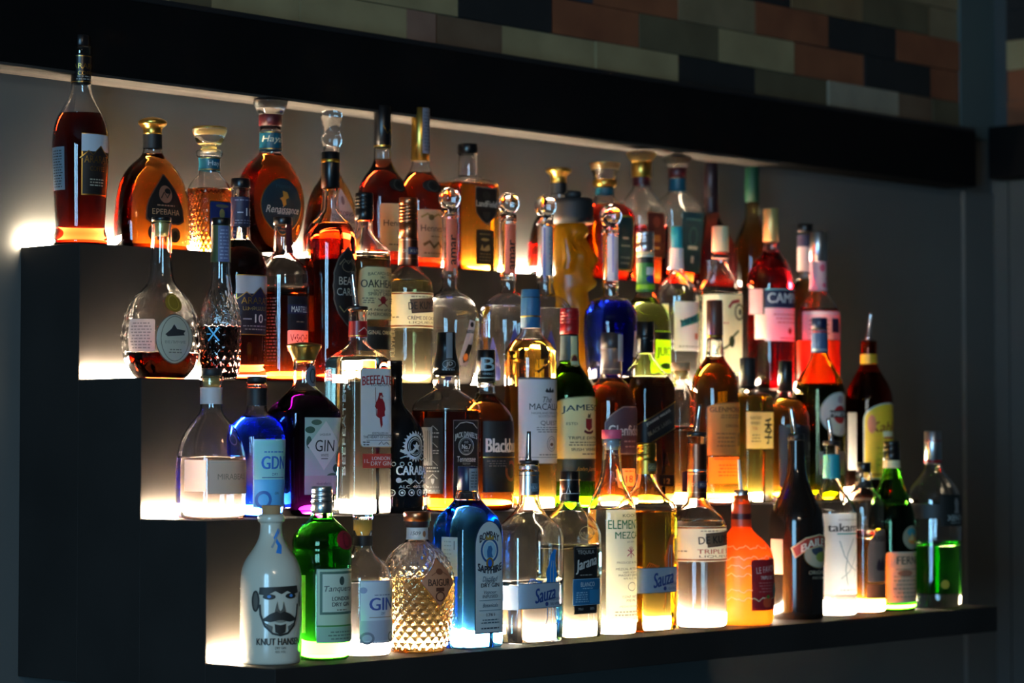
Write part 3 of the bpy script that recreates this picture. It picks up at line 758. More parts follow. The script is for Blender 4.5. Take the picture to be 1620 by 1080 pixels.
bottle('rum_bottle', 'tall dark red spirit bottle with black ornate oval label and black-gold capsule', 1, 522.5,
       [(592, 37), (588, 39.5), (480, 40.5), (385, 41.5), (366, 39.5), (353, 33), (343, 23), (335, 16), (328, 13), (298, 12.5)], d=.52, liq=(354, (.32, .03, .009)), base=9, parts=[
        ('cap', 'capsule', 298, 243, 14.6, 'black', 14.2), ('lathe', 'gold_band', [(259.5, 14.6), (259, 15), (254.6, 15), (254, 14.6)], 'gold2', 'sharp'),
        ('label', 'capsule_print', 508, None, 264, 294, 'rect', None, [('T', 'BEAU', 0, 271, 6, .6, G), ('T', 'CARRÉ', 0, 280, 6, .6, G), ('W', 289, 1, G)], None, .0012),
        ('label', 'front_label', 526, None, 388, 508, 'lobed', '#0e0c0d', [('T', 'BEAU', 0, 440, 12, .62, '#9b9588'), ('T', 'CARRÉ', 0, 455, 14, .74, '#9b9588'), ('L', 0, 412, [(-16, 4), (-8, -5), (0, 2), (8, -5), (16, 4)], 2, '#6a5c48'), ('O', 0, 418, 12, 9, 1.3, '#5c5040'), ('L', 0, 482, [(-16, -4), (-8, 5), (0, -2), (8, 5), (16, -4)], 2, '#7a6440')], ('#4a4238', 2.2))])
bottle('rum_bottle', 'spiced rum bottle with ribbed black cap and large cream barrel-shaped label', 1, 576,
       [(602, 39), (597, 42), (560, 43), (402, 43), (393, 38), (384, 28), (374, 18), (364, 13.5), (348, 13)], d=.34, liq=(411, (.80, .66, .42)), base=9, parts=[
        ('cap', 'cap', 348, 306, 14.6, 'black', 14.2, 4), ('label', 'cap_print', 561, None, 330, 346, 'rect', None, [('T', 'BACARDI', 0, 334, 4, .7, '#a89a70'), ('T', '1862', 0, 341, 4, .4, '#a89a70')], None, .0012),
        ('label', 'front_label', 565, None, 422, 505, 'barrel', '~#cbbd8a', [('T', 'BACARDI ESTD', 0, 433, 5, .6, '#2c2418', {'bend': 1.5}), ('T', '1862', 0, 439, 4, .12, '#2c2418'), ('T', 'OAKHEART', 0, 449, 12, .86, '#1f1a14', {'b': .015}), ('T', 'SPICED RUM', 0, 460, 4, .4, '#3c3022'), ('T', 'SPIRIT DRINK', 0, 465, 5, .6, '#2c2418'),
            ('E', 0, 474, 6, 6, '#8a1a20'), ('L', 0, 478, [(-10, -6), (10, 6)], 1.6, '#8a1a20'), ('L', 0, 478, [(10, -6), (-10, 6)], 1.6, '#8a1a20'), ('S', -.58, 470, 480, 3, .25, '#5c5040'), ('S', .58, 470, 480, 3, .25, '#5c5040'), ('T', 'A Hint of Oak', 0, 489, 4, .6, '#2c2418', {'sh': .3}), ('T', 'AMERICAN OAK', 0, 496, 5, .62, '#2c2418')], ('#5e5330', 1.4)),
        ('label', 'band_label', 564, None, 515, 550, 'rect', '#2a2620', [('T', 'ORIGINAL OAKHEART', 0, 524, 6, .88, '#cbbd9a')], None)])
def kuyper(uc, t0, r, dy, flavour, fcol):
    return [
        ('sleeve', 'neck_label', dy + 105, dy + 63, 'copper2'),
        ('label', 'neck_print', uc - 14, None, dy + 64, dy + 104, 'rect', None, [('W', dy + 66, 2, '*c98a6a'), ('R', 0, dy + 83, 24, 11, '#3a2a44'), ('T', 'DE KUYPER', 0, dy + 83, 5, .7, '#b9a08c'), ('W', dy + 95, 1.5, '*c98a6a')], None, .0008),
        ('label', 'front_label', uc - r + 5, None, dy + 148, dy + 203, 'rect', '~#cfc4b2', [('W', dy + 150, 2.6, '*a8623c'), ('W', dy + 200, 2.6, '*a8623c'), ('P', 0, dy + 168, [(-28, -9), (26, -13), (26, 9), (-25, 13)], '#5e4030'), ('P', 0, dy + 168, [(-26, -7.5), (24, -11.5), (24, 7.5), (-24, 11)], '#7e5a40'), ('T', 'DE KUYPER', 0, dy + 168, 11.5, .42, '#1d1410', {'b': .015, 'a': -3}),
            ('T', flavour, 0, dy + 187, 7, .44, fcol, {'b': .01}), ('T', 'LIQUEUR', -.05, dy + 195, 4.5, .36, '#5a4a3c'), ('S', -.75, dy + 183, dy + 190, 1, .16, '#8a8074'), ('S', 0, dy + 153, dy + 157, 1, .4, '#8a8074')], None),
        ('label', 'embossed_print', uc - r + 7, uc - r + 26, dy + 207, dy + 262, 'rect', None, [('T', 'DE KUYPER', 0, dy + 235, 7, 2.6, '#9a968a', {'a': -90})], None)]
bottle('liqueur_bottle', 'pale yellow liqueur bottle with copper screw capsule and white label with tilted brown plaque', 1, 646,
       [(602, 36), (597, 38.5), (460, 39.5), (446, 38.5), (437, 33), (429, 24), (422, 17.5), (415, 15), (313, 14)], liq=(444, (.93, .90, .66)), base=9, parts=
       [('cap', 'screw_cap', 376, 313, 14.8, 'copper', 14.6, 6)] + kuyper(646, 313, 39, 313, 'CRÈME DE CACAO', '#4a2a5a'))
def amar(uc, ub, yb_, bod, neck_y, top_y, r, dd, lab, extra, liqc, lev, labcol='#dc6c4c', name='', sec=(1, 2, 0, 0), rot=0):
    prof = [(yb_, bod * .70), (yb_ - 4, bod * .78), (yb_ - 30, bod * .90), (yb_ - 75, bod * .99), (yb_ - 100, bod), (yb_ - 115, bod * .95), (yb_ - 130, bod * .78), (yb_ - 139, bod * .54), (neck_y + 2, bod * .32), (neck_y - 3, 11.8), (neck_y - 18, 11.8), (neck_y - 19, 13.4), (neck_y - 24, 13.4), (neck_y - 26, 11.8), (top_y + 38, 12), (top_y + 34, 12)]
    parts = [('cap', 'stopper_collar', top_y + 46, top_y + 34, 13.4, 'clear'), ('ball', 'stopper', top_y + 17.5, 17.8, 'clear'),
             ('label', 'neck_strip', uc - 5, uc + 11.7, top_y + 50, neck_y - 28, 'rect', labcol, lab, None)] + extra
    bottle('tequila_bottle', name, 1, uc, prof, liq=(lev, liqc) if liqc else None, base=14, parts=parts, d=dd, sec=sec, rot=rot)
strip = lambda y, h=6: [('T', 'amar', .15, y + 2, 9.5, 2.1, '#1c1210', {'a': -90, 'b': .02}), ('R', .25, y + 36, 5, 11, '#d5cfca'), ('R', .25, y + 36, 1, 11, '#222'), ('R', .5, y + 36, 1, 11, '#222'), ('R', .05, y + 36, .8, 11, '#222')]
bluef = lambda u0, u1, y0, y1: ('label', 'blue_inlay', u0, u1, y0, y1, 'tri', '#0d1a6a', [], None, -.0030)
amar(711, 711, 602, 47.5, 455, 297, 17.8, .5, strip(392), [('label', 'front_label', 729, None, 502, 575, 'rect', None, [
        ('P', 0, 539, [(-2, -36), (11, -34), (-2, 30), (-8, 36), (-18, 33), (-20, 24)], '#cfcac2'), ('P', 0, 553, [(-4, -13), (4, -12), (-3, 12), (-12, 16), (-14, 8)], '#2c2a1c'), ('E', -.45, 560, 4.5, 6, '#e08a3a'), ('E', .12, 510, 4, 4, '#26221f'), ('T', 'amar', 0, 521, 5, .55, '#26221f', {'b': .02})], None),
        bluef(700, 722, 525, 595)], (.95, .96, .97), 470, name='clear domed tequila bottle with ball stopper and orange strip, first of the ball-topped ones')
amar(804, 804, 604, 47, 459, 305, 17.8, .56, strip(400), [bluef(772, 790, 530, 595), bluef(802, 826, 515, 598)], (.95, .96, .97), 483, name='clear domed tequila bottle with ball stopper and orange strip, behind the blue-capped whisky')
amar(862.5, 862.5, 605, 47, 462, 309, 17.6, .38, [('R', -.6, 400, 3, 78, '#5a64a0'), ('T', 'AMAR', .4, 392, 7, 1.9, '#7a7e8a', {'a': -90}), ('R', .5, 424, 4, 14, '#3c3c44')], [bluef(858, 884, 520, 600)], (.95, .96, .97), 486, '#a9adb6', name='clear domed tequila bottle with crystal ball stopper and white neck strip, beside the stone-head bottle')
amar(966, 966, 607, 43.5, 471, 324, 17.2, .93, [('R', -.3, 400, 3, 60, '#8a8ec0')], [('label', 'front_label', 1002, 1012, 520, 560, 'rect', '#8c7f86', [], None)], (.012, .03, .62), 475, '#b5b6c4', name='deep blue domed tequila bottle with crystal ball stopper', sec=(1, 2, 0, 0))

bottle('liqueur_bottle', 'pale green liqueur bottle with green wrapped neck and lime label', 1, 1021,
       [(608, 36), (602, 39), (560, 40), (505, 40), (492, 37), (481, 29), (471, 20), (462, 14.5), (455, 13.5), (382, 13.5)], d=.50, liq=(470, (.75, .85, .32)), base=9, parts=[
        ('cap', 'screw_cap', 397, 367, 14, 'silver', 14, 3), ('sleeve', 'neck_label', 459, 398, '#2f7030'), ('label', 'neck_print', 1008, None, 398, 459, 'rect', None, [('W', 401, 5, '#c8c49a'), ('W', 411, 9, '#1c1c1a'), ('W', 405, 2, '#d8d8c8'), ('R', 0, 428, 20, 12, '#c9cec4'), ('E', 0, 440, 10, 6, '#2a3aa0'), ('W', 452, 7, '#7ab520')], None, .0008),
        ('label', 'front_label', 1037, 1061, 520, 583, 'rect', '~#8fc01e', [('R', 0, 527, 60, 12, '#20301c'), ('T', 'JUICY', 0, 553, 17, .9, '#24381a', {'b': .02}), ('E', 0, 573, 14, 5, '#5a8a10')], None)])
bottle('tequila_bottle', 'clear round-shouldered tequila bottle with slim teal cap and white label', 1, 1071,
       [(608, 31), (603, 33.5), (470, 34.5), (456, 33), (446, 26), (438, 17), (430, 11.5), (425, 10.8), (393, 10)], d=.44, liq=(549, (.93, .95, .96)), base=9, parts=[
        ('sleeve', 'neck_label', 425, 393, 'white'), ('cap', 'cap', 394, 360, 9.2, 'tealb'),
        ('label', 'front_label', 1067, None, 475, 549, 'rect', '~#d6d4cf', [('P', 0, 500, [(-24, 4), (24, -12), (24, 2), (-24, 14)], '#2f8f88'), ('T', 'MERRYS', 0, 501, 9, .72, '#15403e', {'a': -14, 'b': .02}), ('R', .2, 527, 9, 9, '#d88a74'), ('S', 0, 540, 545, 1, .8, '#8a8a88')], None),
        ('label', 'back_label', 1040, 1058, 478, 545, 'rect', '~#c9c5a8', [], None)])
bottle('vermouth_bottle', 'clear squarish bottle with cream cap and tall white label bearing a red flourish', 1, 1140,
       [(609, 32), (604, 34), (470, 35), (461, 34.5), (448, 29), (434, 20), (420, 14), (410, 13), (399, 13)], sec=(.9, 4, 465, 430), liq=(462, (.85, .86, .80)), base=9, parts=[
        ('cap', 'cap', 399, 360, 13.6, 'cream', 13), ('lathe', 'neck_ring', [(409, 13), (408, 13.8), (405, 13.8), (404, 13)], 'black', 'sharp'),
        ('label', 'front_label', 1113, 1174, 464, 580, 'rect', '~#cdc8b0', [('L', 0, 478, [(6, 6), (14, -2), (32, -5)], 5, '#b5303a'), ('O', .75, 490, 12, 13, 3.5, '#6c6a50'), ('E', .8, 490, 4, 5, '#3c3c30'), ('L', 0, 540, [(-25, 26), (-10, 8), (4, 2), (18, -14), (30, -22)], 4, '#5a6a3c'), ('E', .3, 535, 7, 9, '#4c5a34'), ('E', -.3, 553, 9, 6, '#6c7a4c'), ('S', -.3, 505, 510, 1, .5, '#c8807c')], None)])
bottle('aperitif_bottle', 'red bitter aperitif bottle with gold cap and navy label band', 1, 1220,
       [(612, 33), (607, 36), (460, 37.3), (442, 37), (427, 33.5), (413, 25), (402, 16), (394, 12.7), (382, 12.2)], liq=(397, (.85, .03, .06)), base=11, parts=[
        ('cap', 'cap', 383, 332, 12.8, 'palegold', 12),
        ('label', 'top_label', 1210, None, 456, 485, 'rect', '#0e1b40', [('T', 'CAMPARI', 0, 470, 15, .88, '#d5d8da', {'b': .02}), ('W', 457, 1.8, '#7fc0c0')], None),
        ('label', 'front_label', 1210, None, 485, 535, 'rect', '~#c5bccc', [('S', 0, 492, 510, 3, .7, '#b06a80'), ('E', 0, 520, 4.5, 5, '#8a2030'), ('R', .0, 531, 40, 2, '#8a6a90')], None, .0005),
        ('label', 'sticker', 1195, 1213, 495, 532, 'rect', '~#dcb8b0', [], None, .0012), ('label', 'back_label', 1186, 1207, 456, 494, 'rect', '~#a88c90', [], None)])
bottle('liqueur_bottle', 'slim amber bottle with black cap and white neck wrap, tucked behind the pink-orange one', 1, 1274,
       [(612, 22), (607, 24), (470, 25), (456, 22), (444, 15), (434, 12.2), (367, 12)], d=.12, liq=(440, (.75, .35, .06)), base=9, parts=[
        ('sleeve', 'neck_label', 427, 390, '#b9aca4'), ('sleeve', 'collar', 390, 372, '#20203a'), ('cap', 'cap', 368, 355, 12.6, 'black')])
bottle('gin_bottle', 'coral pink spirit bottle with silver foil neck and white and pink label', 1, 1295,
       [(617, 31), (612, 33), (505, 34), (491, 33), (478, 26), (466, 17.5), (457, 14), (440, 13.2), (378, 13)], d=.86, liq=(490, (.95, .22, .10)), base=9, parts=[
        ('cap', 'capsule', 414, 367, 14.2, 'silver', 13.6), ('sleeve', 'neck_wrap', 459, 414, '#b59aa4'), ('label', 'neck_print', 1283, None, 415, 458, 'rect', None, [('E', -.2, 424, 5, 6, '#b04a68'), ('E', .3, 440, 6, 5, '#b04a68'), ('E', -.1, 451, 4, 4, '#b04a68')], None, .0008),
        ('sleeve', 'glow_sleeve', 611, 537, mat('#f0501c', .5, 0, .5)),  # added translucent sleeve, its orange stands in for the glow of the liquid
        ('label', 'front_label', 1270, None, 492, 536, 'rect', '~#c9a0a8', [('R', .0, 514, 18, 22, '#14163e'), ('R', .62, 509, 14, 14, '#8a3a4c'), ('W', 495, 3, '#d8c8cc'), ('S', -.5, 503, 530, 4, .3, '#a03a50')], None)])

# the stone head bottle, profile turned to the right of the picture
def moai():
    pos = on_y(908, 600, -.190); pos = Vector((pos.x, -.190, ZT[1] + .0006)); pu, pv, dep = proj(pos); k = dep / F
    root = thing('tequila_bottle', 'frosted amber stone-head shaped tequila bottle with black hat stopper', 'bottle', pos)
    az = math.atan2(pos.x - CAM.x, pos.y - CAM.y); rd = -az
    fx = Vector((math.cos(rd), math.sin(rd), 0)); fy = Vector((-fx.y, fx.x, 0))   # fx = face direction, fy = away from the camera
    # per row: y, back, front (px from axis 908), half depth
    rows = [(pv, -30, 30, 26), (598, -33, 33, 29), (575, -33, 35, 30), (560, -33, 36, 31), (520, -31, 33, 30), (490, -28, 29, 27), (475, -27, 24, 26), (462, -30, 22, 27), (455, -32, 32, 29), (451, -33, 36, 29), (446, -33, 37, 29),
            (441, -33, 34, 29), (437, -33, 31, 29), (433, -33, 33, 29), (429, -33, 30, 29), (425, -33, 32, 29), (420, -33, 33.5, 29), (415, -33, 38.5, 29), (411, -33, 39.5, 29), (407, -33, 38, 29), (400, -32, 32.5, 29), (390, -32, 27, 29), (380, -31, 20.5, 28), (374, -31, 20.5, 28), (368, -31, 26, 28), (362, -30, 24, 27), (356, -28, 20, 25), (352, -22, 16, 20)]
    n = 64; rings = []
    for (y, bk, fr, hd) in rows:
        z = (pv - y) * k; ring = []
        c, a = (bk + fr) / 2, (fr - bk) / 2
        for j in range(n):
            t = 2 * math.pi * j / n; ct, st = math.cos(t), math.sin(t)
            face = 404 < y < 460 or 360 < y <= 404
            x = c + a * math.copysign(abs(ct) ** .8, ct); w = hd * .84 * math.copysign(abs(st) ** .8, st)
            if 366 < y < 445 and ct > 0:                # narrow the nose ridge, keep the cheeks back
                base = 19 if y > 372 else 24
                ridge = math.exp(-(w / 6.5) ** 2)
                lim = base + (fr - base) * ridge
                if 425 <= y: lim = fr - 5 * (1 - math.exp(-(w / 16) ** 2))
                x = min(x, lim)
                if 374 < y < 398 and 5 < abs(w) < 24: x -= 9 * math.sin((y - 374) / 24 * math.pi)
            if -.42 < ct < -.02 and 372 < y < 432: w *= 1.2   # long ears
            if 500 < y < 590 and ct > .1: x += 1.5 * math.sin(y / 4.0) * (abs(w) > 6)
            ring.append(tuple((fx * x + fy * w) * k) [:2] + (z,))
        rings.append(ring)
    V, Fc = ring_mesh(rings)
    mesh_obj('glass_body', V, Fc, mat((.23, .13, .004), .22, 0, .6), root)
    V = []
    rings = []
    for (y, r) in ((354, 28), (353, 32.5), (340, 32), (322, 31), (315, 30), (313.5, 27)):
        rings.append([tuple((fx * (r * math.cos(t)) + fy * (r * math.sin(t))) * k)[:2] + ((pv - y) * k,) for t in [2 * math.pi * j / 48 for j in range(48)]])
    V, Fc = ring_mesh(rings); mesh_obj('hat_stopper', V, Fc, mat((.012, .012, .013), .6), root)
    rings = []
    for (y, r) in ((314.5, 13), (304, 13), (302.5, 12), (301.5, 9)):
        rings.append([tuple((fx * (r * math.cos(t) - 1) + fy * (r * math.sin(t))) * k)[:2] + ((pv - y) * k,) for t in [2 * math.pi * j / 32 for j in range(32)]])
    V, Fc = ring_mesh(rings); mesh_obj('hat_knob', V, Fc, mat((.012, .012, .013), .6), root)
moai()

# ===== tier 2
bottle('gin_bottle', 'round-shouldered clear pink gin bottle with black cap and pale label, first on the third tier', 2, 334,
       [(819, 51), (815, 55), (760, 55.7), (728, 55.5), (708, 52), (692, 46.5), (678, 39), (666, 30), (656, 21), (648, 17.5), (640, 17), (612, 17), (611, 18.5), (597, 18.5), (594, 17)], liq=(724, (.98, .92, .90)), base=16, parts=[
        ('sleeve', 'neck_label', 639, 613, 'pinkish'), ('cap', 'cap', 595, 583, 16.7, 'blackm'), ('lathe', 'cork', [(611, 13), (596, 14)], 'palegold', 'sharp'),
        ('label', 'front_label', 330, None, 727, 780, 'rect', '~#cfa893', [('T', 'MIRABEAU', 0, 753, 9, .66, '#a07a62'), ('R', 0, 731, 80, 1.2, '#d8b8a0')], ('#b8927a', 1.2)),
        ('label', 'back_label', 293, 326, 727, 776, 'rect', '~#d0b5a6', [], None),
        ('label', 'shoulder_seal', 356, 377, 684, 706, 'ellipse', None, [('O', 0, 695, 8, 9, 1.6, '#8a7074')], None)])
bottle('gin_bottle', 'cobalt blue gin bottle with pale blue label, beside the pink gin bottle', 2, 406,
       [(813, 38), (808, 42), (760, 43.5), (700, 45.5), (685, 45), (671, 39), (661, 29), (654, 19.5), (647, 15.5), (614, 15), (613, 17), (606, 17), (604, 15)], d=.445, liq=(660, (.03, .16, .95)), base=10, parts=[
        ('sleeve', 'neck_label', 641, 614, 'blackm'), ('cap', 'cap', 605, 596, 15.2, 'blackm'),
        ('label', 'front_label', 401, None, 693, 798, 'rect', '~#8fc8ee', [('T', 'GDN', 0, 729, 20, .64, '#1f6fd0', {'b': .03}), ('S', 0, 710, 715, 1, .7, '#2f7fd0'), ('T', 'DRY', 0, 747, 4, .16, '#2f5fa0'), ('R', 0, 752, 46, 1.2, '#2a5a9a'), ('R', 0, 775, 70, 40, '#52b0ee'), ('O', -.55, 786, 14, 14, 5, '#3a6fc0'), ('T', 'GIN', .1, 776, 4, .12, '#204a80')], ('#a8d4ee', 2))])
bottle('gin_bottle', 'dark purple angular gin bottle with flared brass stopper and leafy label', 2, 481,
       [(797, 44), (791, 48), (700, 54), (655, 58), (645, 58), (638, 52), (626, 38), (615, 25), (608, 18), (600, 17), (570, 17)], sec=(.8, 4, 645, 610), d=.44, liq=(618, (.10, .006, .13)), base=9, parts=[
        ('lathe', 'stopper', [(571, 18), (566, 19), (558, 23), (551, 27.5), (548, 28), (546, 26), (544, 12), (543.6, 3)], 'brass'),
        ('label', 'neck_medallion', 483, 500, 578, 609, 'ellipse', '#59626a', [('O', 0, 593, 6, 11, 2, '#272c32')], None, .0012),
        ('label', 'front_label', 482, 540, 654, 766, 'rect', '~#9fb8b0', [('E', -.75, 672, 9, 5, '#35564a'), ('E', -.45, 661, 10, 4, '#4a6c5c'), ('E', -.8, 690, 5, 9, '#35564a'), ('E', .75, 728, 9, 6, '#35564a'), ('E', .5, 739, 12, 4, '#4a6c5c'), ('E', .82, 712, 5, 9, '#557a68'),
             ('P', 0, 695, [(0, -36), (34, 0), (0, 36), (-34, 0)], '~#cfd2cc'), ('T', 'LAQUEUR', 0, 679, 3.5, .28, '#555'), ('T', 'GIN', 0, 695, 17, .5, '#22262a'), ('T', 'WHITE', 0, 709, 4, .2, '#444'), ('R', 0, 714, 14, 1, '#444'),
             ('R', 0, 752, 82, 27, '~#b3a2aa'), ('T', 'Handcrafted in', 0, 750, 4, .4, '#5a4a66', {'sh': .3}), ('T', 'Armenia', 0, 757, 4, .3, '#5a4a66', {'sh': .3})], None)])
YW = (-7, -36), (-1, -38), (6, -33)
bottle('gin_bottle', 'tall square clear gin bottle with white label of a red guard and metal pourer', 2, 566,
       [(809, 51), (804, 53), (780, 53), (574, 52.5), (567, 50), (558, 36), (550, 22), (543, 16), (535, 14.5), (489, 14.2)], sec=(1, 7, 572, 548), rot=-3, d=.525, liq=(566, (.93, .95, .88)), base=16, parts=[
        ('sleeve', 'neck_band', 533, 508, 'red'), ('label', 'neck_print', 552, None, 510, 532, 'rect', None, [('L', 0, 521, [(-9, 4), (0, -3), (9, 3)], 1.5, '#c9b0a8'), ('W', 531, 1.4, G)], None, .0008),
        ('cap', 'pourer_collar', 491, 485, 16, 'rubber'), ('pour', (563, 486), (557, 430), 5.2),
        ('label', 'front_label', 570, 614, 582, 705, 'round', '~#d2d2d0', [('T', 'BEEFEATER', 0, 600, 14, .90, '#a81420', {'b': .02, 'bend': 2.5}), ('T', 'LONDON', 0, 607.5, 5, .46, '#20242c'),
            ('P', 0, 648, [(-3, -24), (-2, -28), (4, -28), (5, -24), (7, -22), (4, -20), (9, -12), (11, -2), (9, 2), (10, 8), (4, 10), (5, 22), (2, 27), (0, 20), (-1, 12), (-7, 9), (-6, -2), (-11, -6), (-9, -12), (-5, -18)], '#8c1420'), ('E', .05, 627, 2.6, 2.6, '#caa090'), ('L', 0, 648, [(-8, 8), (-10, -36)], 1.2, '#6a2020'),
            ('R', 0, 686, 50, 1, '#444'), ('T', 'DISTILLED IN', 0, 683, 3, .4, '#333'), ('T', 'THE HEART OF LONDON', 0, 689, 4, .86, '#20242c'), ('R', 0, 694, 56, .8, '#444'), ('L', 0, 699, [(-4, 2), (2, -3), (6, 2), (12, -2), (18, 2)], 1, '#222'), ('S', -.7, 695, 703, 2, .18, '#444')], ('#a9977a', 1.2)),
        ('label', 'lower_label', 574, 614, 715, 737, 'rect', '#b8382c', [('T', 'LONDON', .0, 722, 5.5, .5, '#e0d8d4', {'b': .02}), ('T', 'DRY GIN', 0, 730, 6.5, .56, '#e0d8d4', {'b': .02}), ('T', '1L', -.78, 726, 6, .14, '#e0c8c4'), ('T', '47%', .78, 726, 5, .2, '#e0c8c4')], None),
        ('label', 'side_emboss', 541, 549, 612, 740, 'rect', None, [('T', 'BEEFEATER', 0, 676, 7, 12, '#8fa0a4', {'a': -90})], None)])
bottle('rum_bottle', 'black rum bottle printed all over with white sun disc and flower pattern', 2, 624,
       [(807, 44), (802, 46.5), (690, 47), (676, 44), (662, 35), (650, 24), (640, 16), (628, 12.7), (571, 12.4)], d=.42, opaque=mat((.006, .006, .007), .12), parts=[
        ('cap', 'cap', 578, 570.6, 12.9, 'black'),
        ('label', 'front_print', (50, 60), None, 684, 780, 'rect', None,
           [('O', -.09, 704, 20, 20, 4, '#bdbdb8'), ('O', -.09, 704, 14, 14, 1.5, '#bdbdb8'), ('O', -.09, 704, 11, 11, 1, '#9d9d98')] +
           [('P', -.09, 704, [(math.cos(a) * 20 + math.sin(a) * 2.2, math.sin(a) * 20 - math.cos(a) * 2.2), (math.cos(a) * 24.5, math.sin(a) * 24.5), (math.cos(a) * 20 - math.sin(a) * 2.2, math.sin(a) * 20 + math.cos(a) * 2.2)], '#bdbdb8') for a in [i * math.pi / 12 for i in range(24)]] +
           [('P', -.09, 704, [(0, -7), (3, -2), (7, -3), (4, 2), (5, 7), (0, 4), (-5, 7), (-4, 2), (-7, -3), (-3, -2)], '#bdbdb8')] +
           [('L', 0, 714, [(-32, -4), (-22, 0), (-12, -2), (-8, -6)], 4, '#bdbdb8'), ('L', 0, 722, [(-32, 0), (-20, -4), (-12, 2), (-4, -2), (6, 3), (16, -1), (30, 2)], 1.6, '#bdbdb8'),
            ('T', 'CARABAO', -.09, 741, 14, .68, '#d5d5d0', {'b': .03}), ('T', 'GOLD', .38, 751, 6, .26, '#a8a8a4'), ('L', 0, 759, [(-32, 0), (-24, -3), (-16, 3), (-8, -3), (0, 3), (8, -3), (16, 3), (30, -2)], 1.8, '#bdbdb8'),
            ('E', -.7, 756, 4, 4, '#bdbdb8'), ('E', -.35, 757, 4, 4, '#bdbdb8'), ('E', .3, 757, 3.4, 3.4, '#bdbdb8'), ('T', 'ALC. 40% PREMIUM', .1, 766, 4.5, .8, '#c8c8c2')] +
           [('O', -.9 + i * .3, 775, 5.2, 5.2, 1.4, '#bdbdb8') for i in range(7)] + [('E', -.9 + i * .3, 775, 2, 2, '#bdbdb8') for i in range(7)] +
           [('O', -.85 + i * .24, 731, 3.4, 3.4, 1.2, '#bdbdb8') for i in (0, 1, 2, 6, 7)], None)])
bottle('whiskey_bottle', 'square-shouldered whiskey bottle with ornate black labels and black neck wrap', 2, 706,
       [(804, 51), (799, 53.5), (780, 54), (650, 54.5), (641, 54), (634, 49), (624, 33), (617, 22), (610, 20.8), (592, 20.5)], sec=(1, 6, 640, 618), liq=(650, (.50, .14, .02)), base=8, parts=[
        ('lathe', 'neck_wrap', [(592, 21), (582, 20.8), (572, 19), (560, 16), (552, 14.8), (527, 14.6)], 'black', 'sharp'),
        ('label', 'neck_print', 695, 722, 540, 588, 'rect', None, [('R', .1, 548, 10, 40, '#66686c'), ('T', 'JD', .1, 577, 8, .35, '#a8aaac'), ('O', .1, 577, 11, 7, 1, '#808284'), ('S', 0, 583, 588, 1, .7, '#909294')], None, .0006),
        ('label', 'front_label', 717, 756, 663, 786, 'rect', '#100e10', [('T', "JACK DANIEL'S", 0, 686, 11, .88, '#d8d5d0', {'b': .015, 'bend': 4}), ('O', 0, 703, 17, 14, 1.4, '#b8b5b0'), ('O', 0, 703, 14, 11.5, .8, '#888580'), ('T', 'OLD', 0, 697, 3.5, .16, '#c8c5c0'), ('T', 'No.7', 0, 704, 7, .34, '#e0ddd8', {'b': .02}), ('T', 'BRAND', 0, 710, 3, .2, '#c8c5c0'),
             ('L', 0, 672, [(-24, 4), (-14, -4), (0, -6), (14, -4), (24, 4)], 1.2, '#b8b5b0'), ('T', 'Tennessee', 0, 723, 8.5, .72, '#d8d5d0', {'sh': .15}), ('T', 'SOUR MASH', 0, 730, 3, .3, '#a8a5a0'), ('T', 'WHISKEY', 0, 737, 7, .66, '#d8d5d0', {'b': .01}), ('S', 0, 744, 750, 1, .6, '#888580'), ('L', 0, 770, [(-22, -6), (-12, 4), (0, 0), (12, 4), (22, -6)], 1.2, '#b8b5b0')], ('#6d6a66', 1)),
        ('label', 'side_label', 671, 701, 660, 776, 'rect', '#120d0c', [('L', 0, 676, [(-10, 3), (0, -4), (10, 3)], 1.2, '#8a8682'), ('S', 0, 680, 692, 2, .7, '#8a8682'), ('L', 0, 702, [(-10, 3), (0, -4), (10, 3)], 1.2, '#8a8682'), ('S', 0, 708, 716, 2, .7, '#8a8682'), ('L', 0, 730, [(-10, 3), (0, -4), (10, 3)], 1.2, '#8a8682'), ('S', 0, 734, 744, 2, .8, '#a8a4a0'), ('L', 0, 750, [(-10, 3), (0, -4), (10, 3)], 1.6, '#a8a4a0'), ('P', 0, 757, [(-4, -4), (4, -4), (3, 2), (0, 5), (-3, 2)], '#a8a4a0'), ('S', 0, 763, 774, 2, .8, '#8a8682')], None),
        ('label', 'sticker', 668, 685, 674, 733, 'rect', '#77797a', [('R', -.3, 704, 1, 50, '#333'), ('R', .1, 704, 2, 50, '#444'), ('R', .5, 704, 1, 50, '#333')], None, .0012)])
bottle('whiskey_bottle', 'slim dark whiskey bottle with black cap, gold-lined black label and orange swirl', 2, 769,
       [(800, 37), (796, 42), (785, 44), (672, 44.5), (657, 42), (645, 35), (634, 25), (625, 16), (620, 14), (603, 13.8)], liq=(624, (.50, .18, .03)), base=9, parts=[
        ('cap', 'capsule', 604, 555, 14.8, 'black', 14.2), ('label', 'capsule_print', 757, 783, 564, 600, 'rect', None, [('T', 'B', 0, 577, 20, .62, '#9fb8bc', {'b': .02}), ('T', 'WHISKEY', 0, 592, 3.5, .5, '#9fb8bc'), ('W', 598, 1.2, '#a8a898')], None, .0012),
        ('label', 'front_label', 764, None, 664, 772, 'rect', '#121114', [('T', 'Blackburn', .08, 701, 21, .95, '#d8bfae', {'b': .03}), ('T', 'WHISKEY', 0, 710, 4, .22, '#d8bfae'), ('R', -.4, 710, 18, 1.2, '#d8bfae'), ('R', .45, 710, 18, 1.2, '#d8bfae'), ('W', 719, 1.6, G), ('S', -.35, 723, 734, 3, .5, '#6a5c54'), ('O', .28, 740, 15, 16, 5, '#7c3a20'), ('R', .05, 728, 7, 16, '#121114')], None)])
